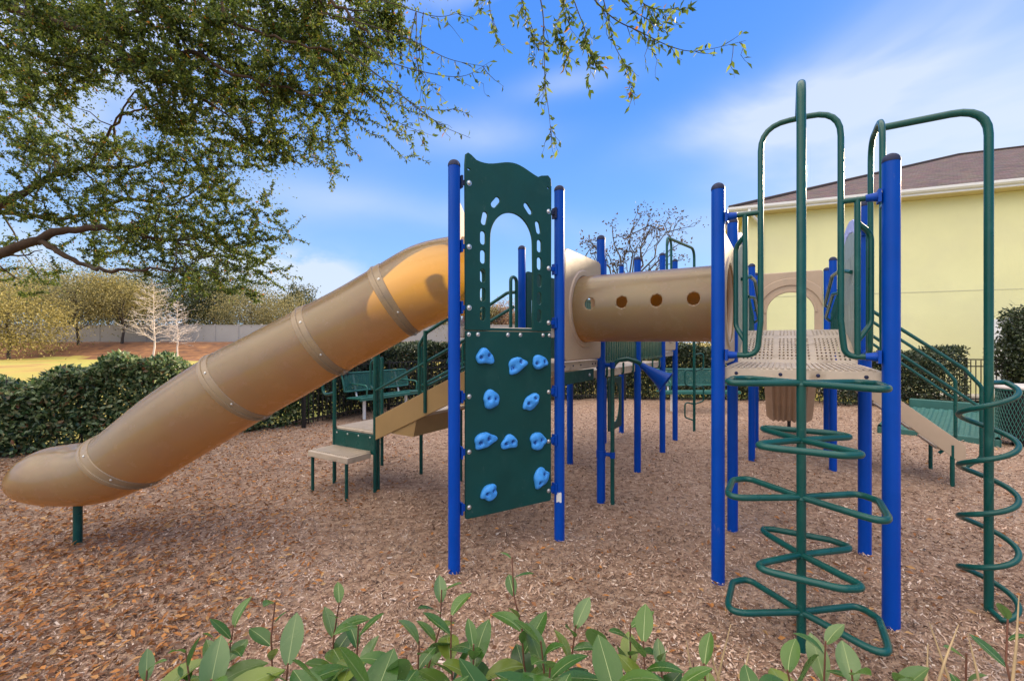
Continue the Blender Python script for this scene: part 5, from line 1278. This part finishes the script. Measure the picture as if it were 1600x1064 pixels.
where = ['below the tube slide', 'with a pale upright leaf cluster below the tube slide', 'thin and reddish with few leaves', 'tall and broad leaved left of the climbing panel', 'curling beside the tall broad leaved one', 'just below the tall blue post of the climbing panel',
         'full of leaves beneath the climbing panel', 'low and leafy left of the climbing panel', 'long, bare and reddish, standing higher than the rest', 'upright beneath the climbing panel edge', 'low and dense under the climbing panel', 'leafy under the crawl tunnel',
         'bearing a yellowing leaf right of the crawl tunnel', 'low under the crawl tunnel', 'with wide leaves at the foot of the loop climber', 'spreading left of the loop climber', 'low left of the loop climber pole', 'standing at the foot of the loop climber pole', 'low in front of the thickest blue post', 'broad leaved right of the climbing panel', 'next to the yellowing one under the crawl tunnel',
         'very low and broad leaved, left of the first blue post', 'lowest of those before the first blue post', 'very low right under the climbing panel', 'very low under the middle of the crawl tunnel', 'very low at the foot of the thinner blue post', 'very low under the lower end of the slide', 'very low under the first blue post', 'very low between panel and crawl tunnel', 'very low just left of the loop climber pole',
         'at the bottom corner below the slide foot', 'with the broadest leaf below the slide', 'low with glossy leaves left of the blue post', 'with the largest glossy leaf below the panel', 'small beside the pale cluster', 'low beneath the loop climber', 'thin and dry beneath the helix climber', 'dry and upright under the helix climber']
for (px, py, Y, nl_, ll, style), wh in zip(shoots, where):
    tip = at(px, py + (16 if not style else 0), Y); root = empty('hedge_shoot', (tip.x + rnd.uniform(-.05, .05), Y - rnd.uniform(.0, .12), 0), 'green leafy shrub shoot ' + wh if not style else 'bare shrub shoot ' + wh, 'shrub shoot', 'hedge shoots before the camera')
    base = Vector(root.location) + V(rnd.uniform(-.1, .1), 0, 0); P = branch_path(base, tip, 9, .07)
    MB().tube(P, [.0065 * (1 - .7 * i / 9) for i in range(10)], 7).build('stem', M['redstem'], root, 60); b = MB()
    L_ = sum((c - a).length for a, c in zip(P, P[1:])); ga = rnd.uniform(0, 6.28)
    for k in range(nl_ + (3 if not style else 1)):
        u_ = 1 - (k * .034 + rnd.uniform(0, .012)) / L_ * (1.6 if style else 1.0); u_ = max(.35, u_); i = min(8, int(u_ * 9)); p = P[i].lerp(P[i + 1], u_ * 9 - i)
        ga += 2.4; ax_ = (P[i + 1] - P[i]).normalized(); o = ax_.orthogonal().normalized(); o2 = ax_.cross(o)
        rad_ = (o * math.cos(ga) + o2 * math.sin(ga)); dd = rad_ * (.45 + .16 * k ** .7 * (.5 + rnd.random() * .8)) + ax_ * rnd.uniform(.35, 1.0) + Vector((rnd.gauss(0, .18), rnd.gauss(0, .18), rnd.gauss(0, .12)))
        s_ = ll * 1.55 * rnd.uniform(.55, 1.15) * (.72 if k < 2 else 1); big_leaf(b, p + rad_ * .003, dd, ax_ + rad_ * -.3, s_, s_ * rnd.uniform(.42, .52), rnd.uniform(.0, .8), rnd.uniform(.08, .4))
    b.build('leaves', [M['shrubleaf'], M['rib']], root, 180)
for i, (px, py, tx, ty, Y) in enumerate(((1460, 1085, 1498, 975, 1.0), (1492, 1085, 1452, 972, 1.02), (1580, 1085, 1592, 930, .95), (1535, 1090, 1512, 990, 1.05), (1130, 1080, 1105, 995, 1.1), (1118, 1080, 1142, 975, 1.15), (1160, 1085, 1172, 1010, 1.1), (1090, 1080, 1072, 1000, 1.15), (1445, 1085, 1450, 1005, 1.1))):
    a, c = at(px, py, Y), at(tx, ty, Y + .05); root = empty('dry_stalk', (a.x, a.y, 0), ['dry straw stalk leaning right beneath the helix climber', 'dry straw stalk leaning left beneath the helix climber', 'thick dry stalk at the right edge of the hedge', 'short dry stalk between the leaning ones', 'dry stalk leaning left before the loop climber', 'dry stalk leaning right before the loop climber', 'short upright dry stalk by the loop climber', 'dry stalk farthest toward the crawl tunnel', 'short dry stalk under the tall thick blue post'][i], 'dry stalk', 'dry stalks in the front hedge')
    f_ = V(a.x, a.y, 0); MB().tube([f_, f_.lerp(a, .5), a, a.lerp(c, .5) + V(rnd.uniform(-.004, .004), 0, 0), c], [.0035, .0035, .0032, .0025, .001], 7).build('stalk', M['straw'], root, 60)
print('scene done')
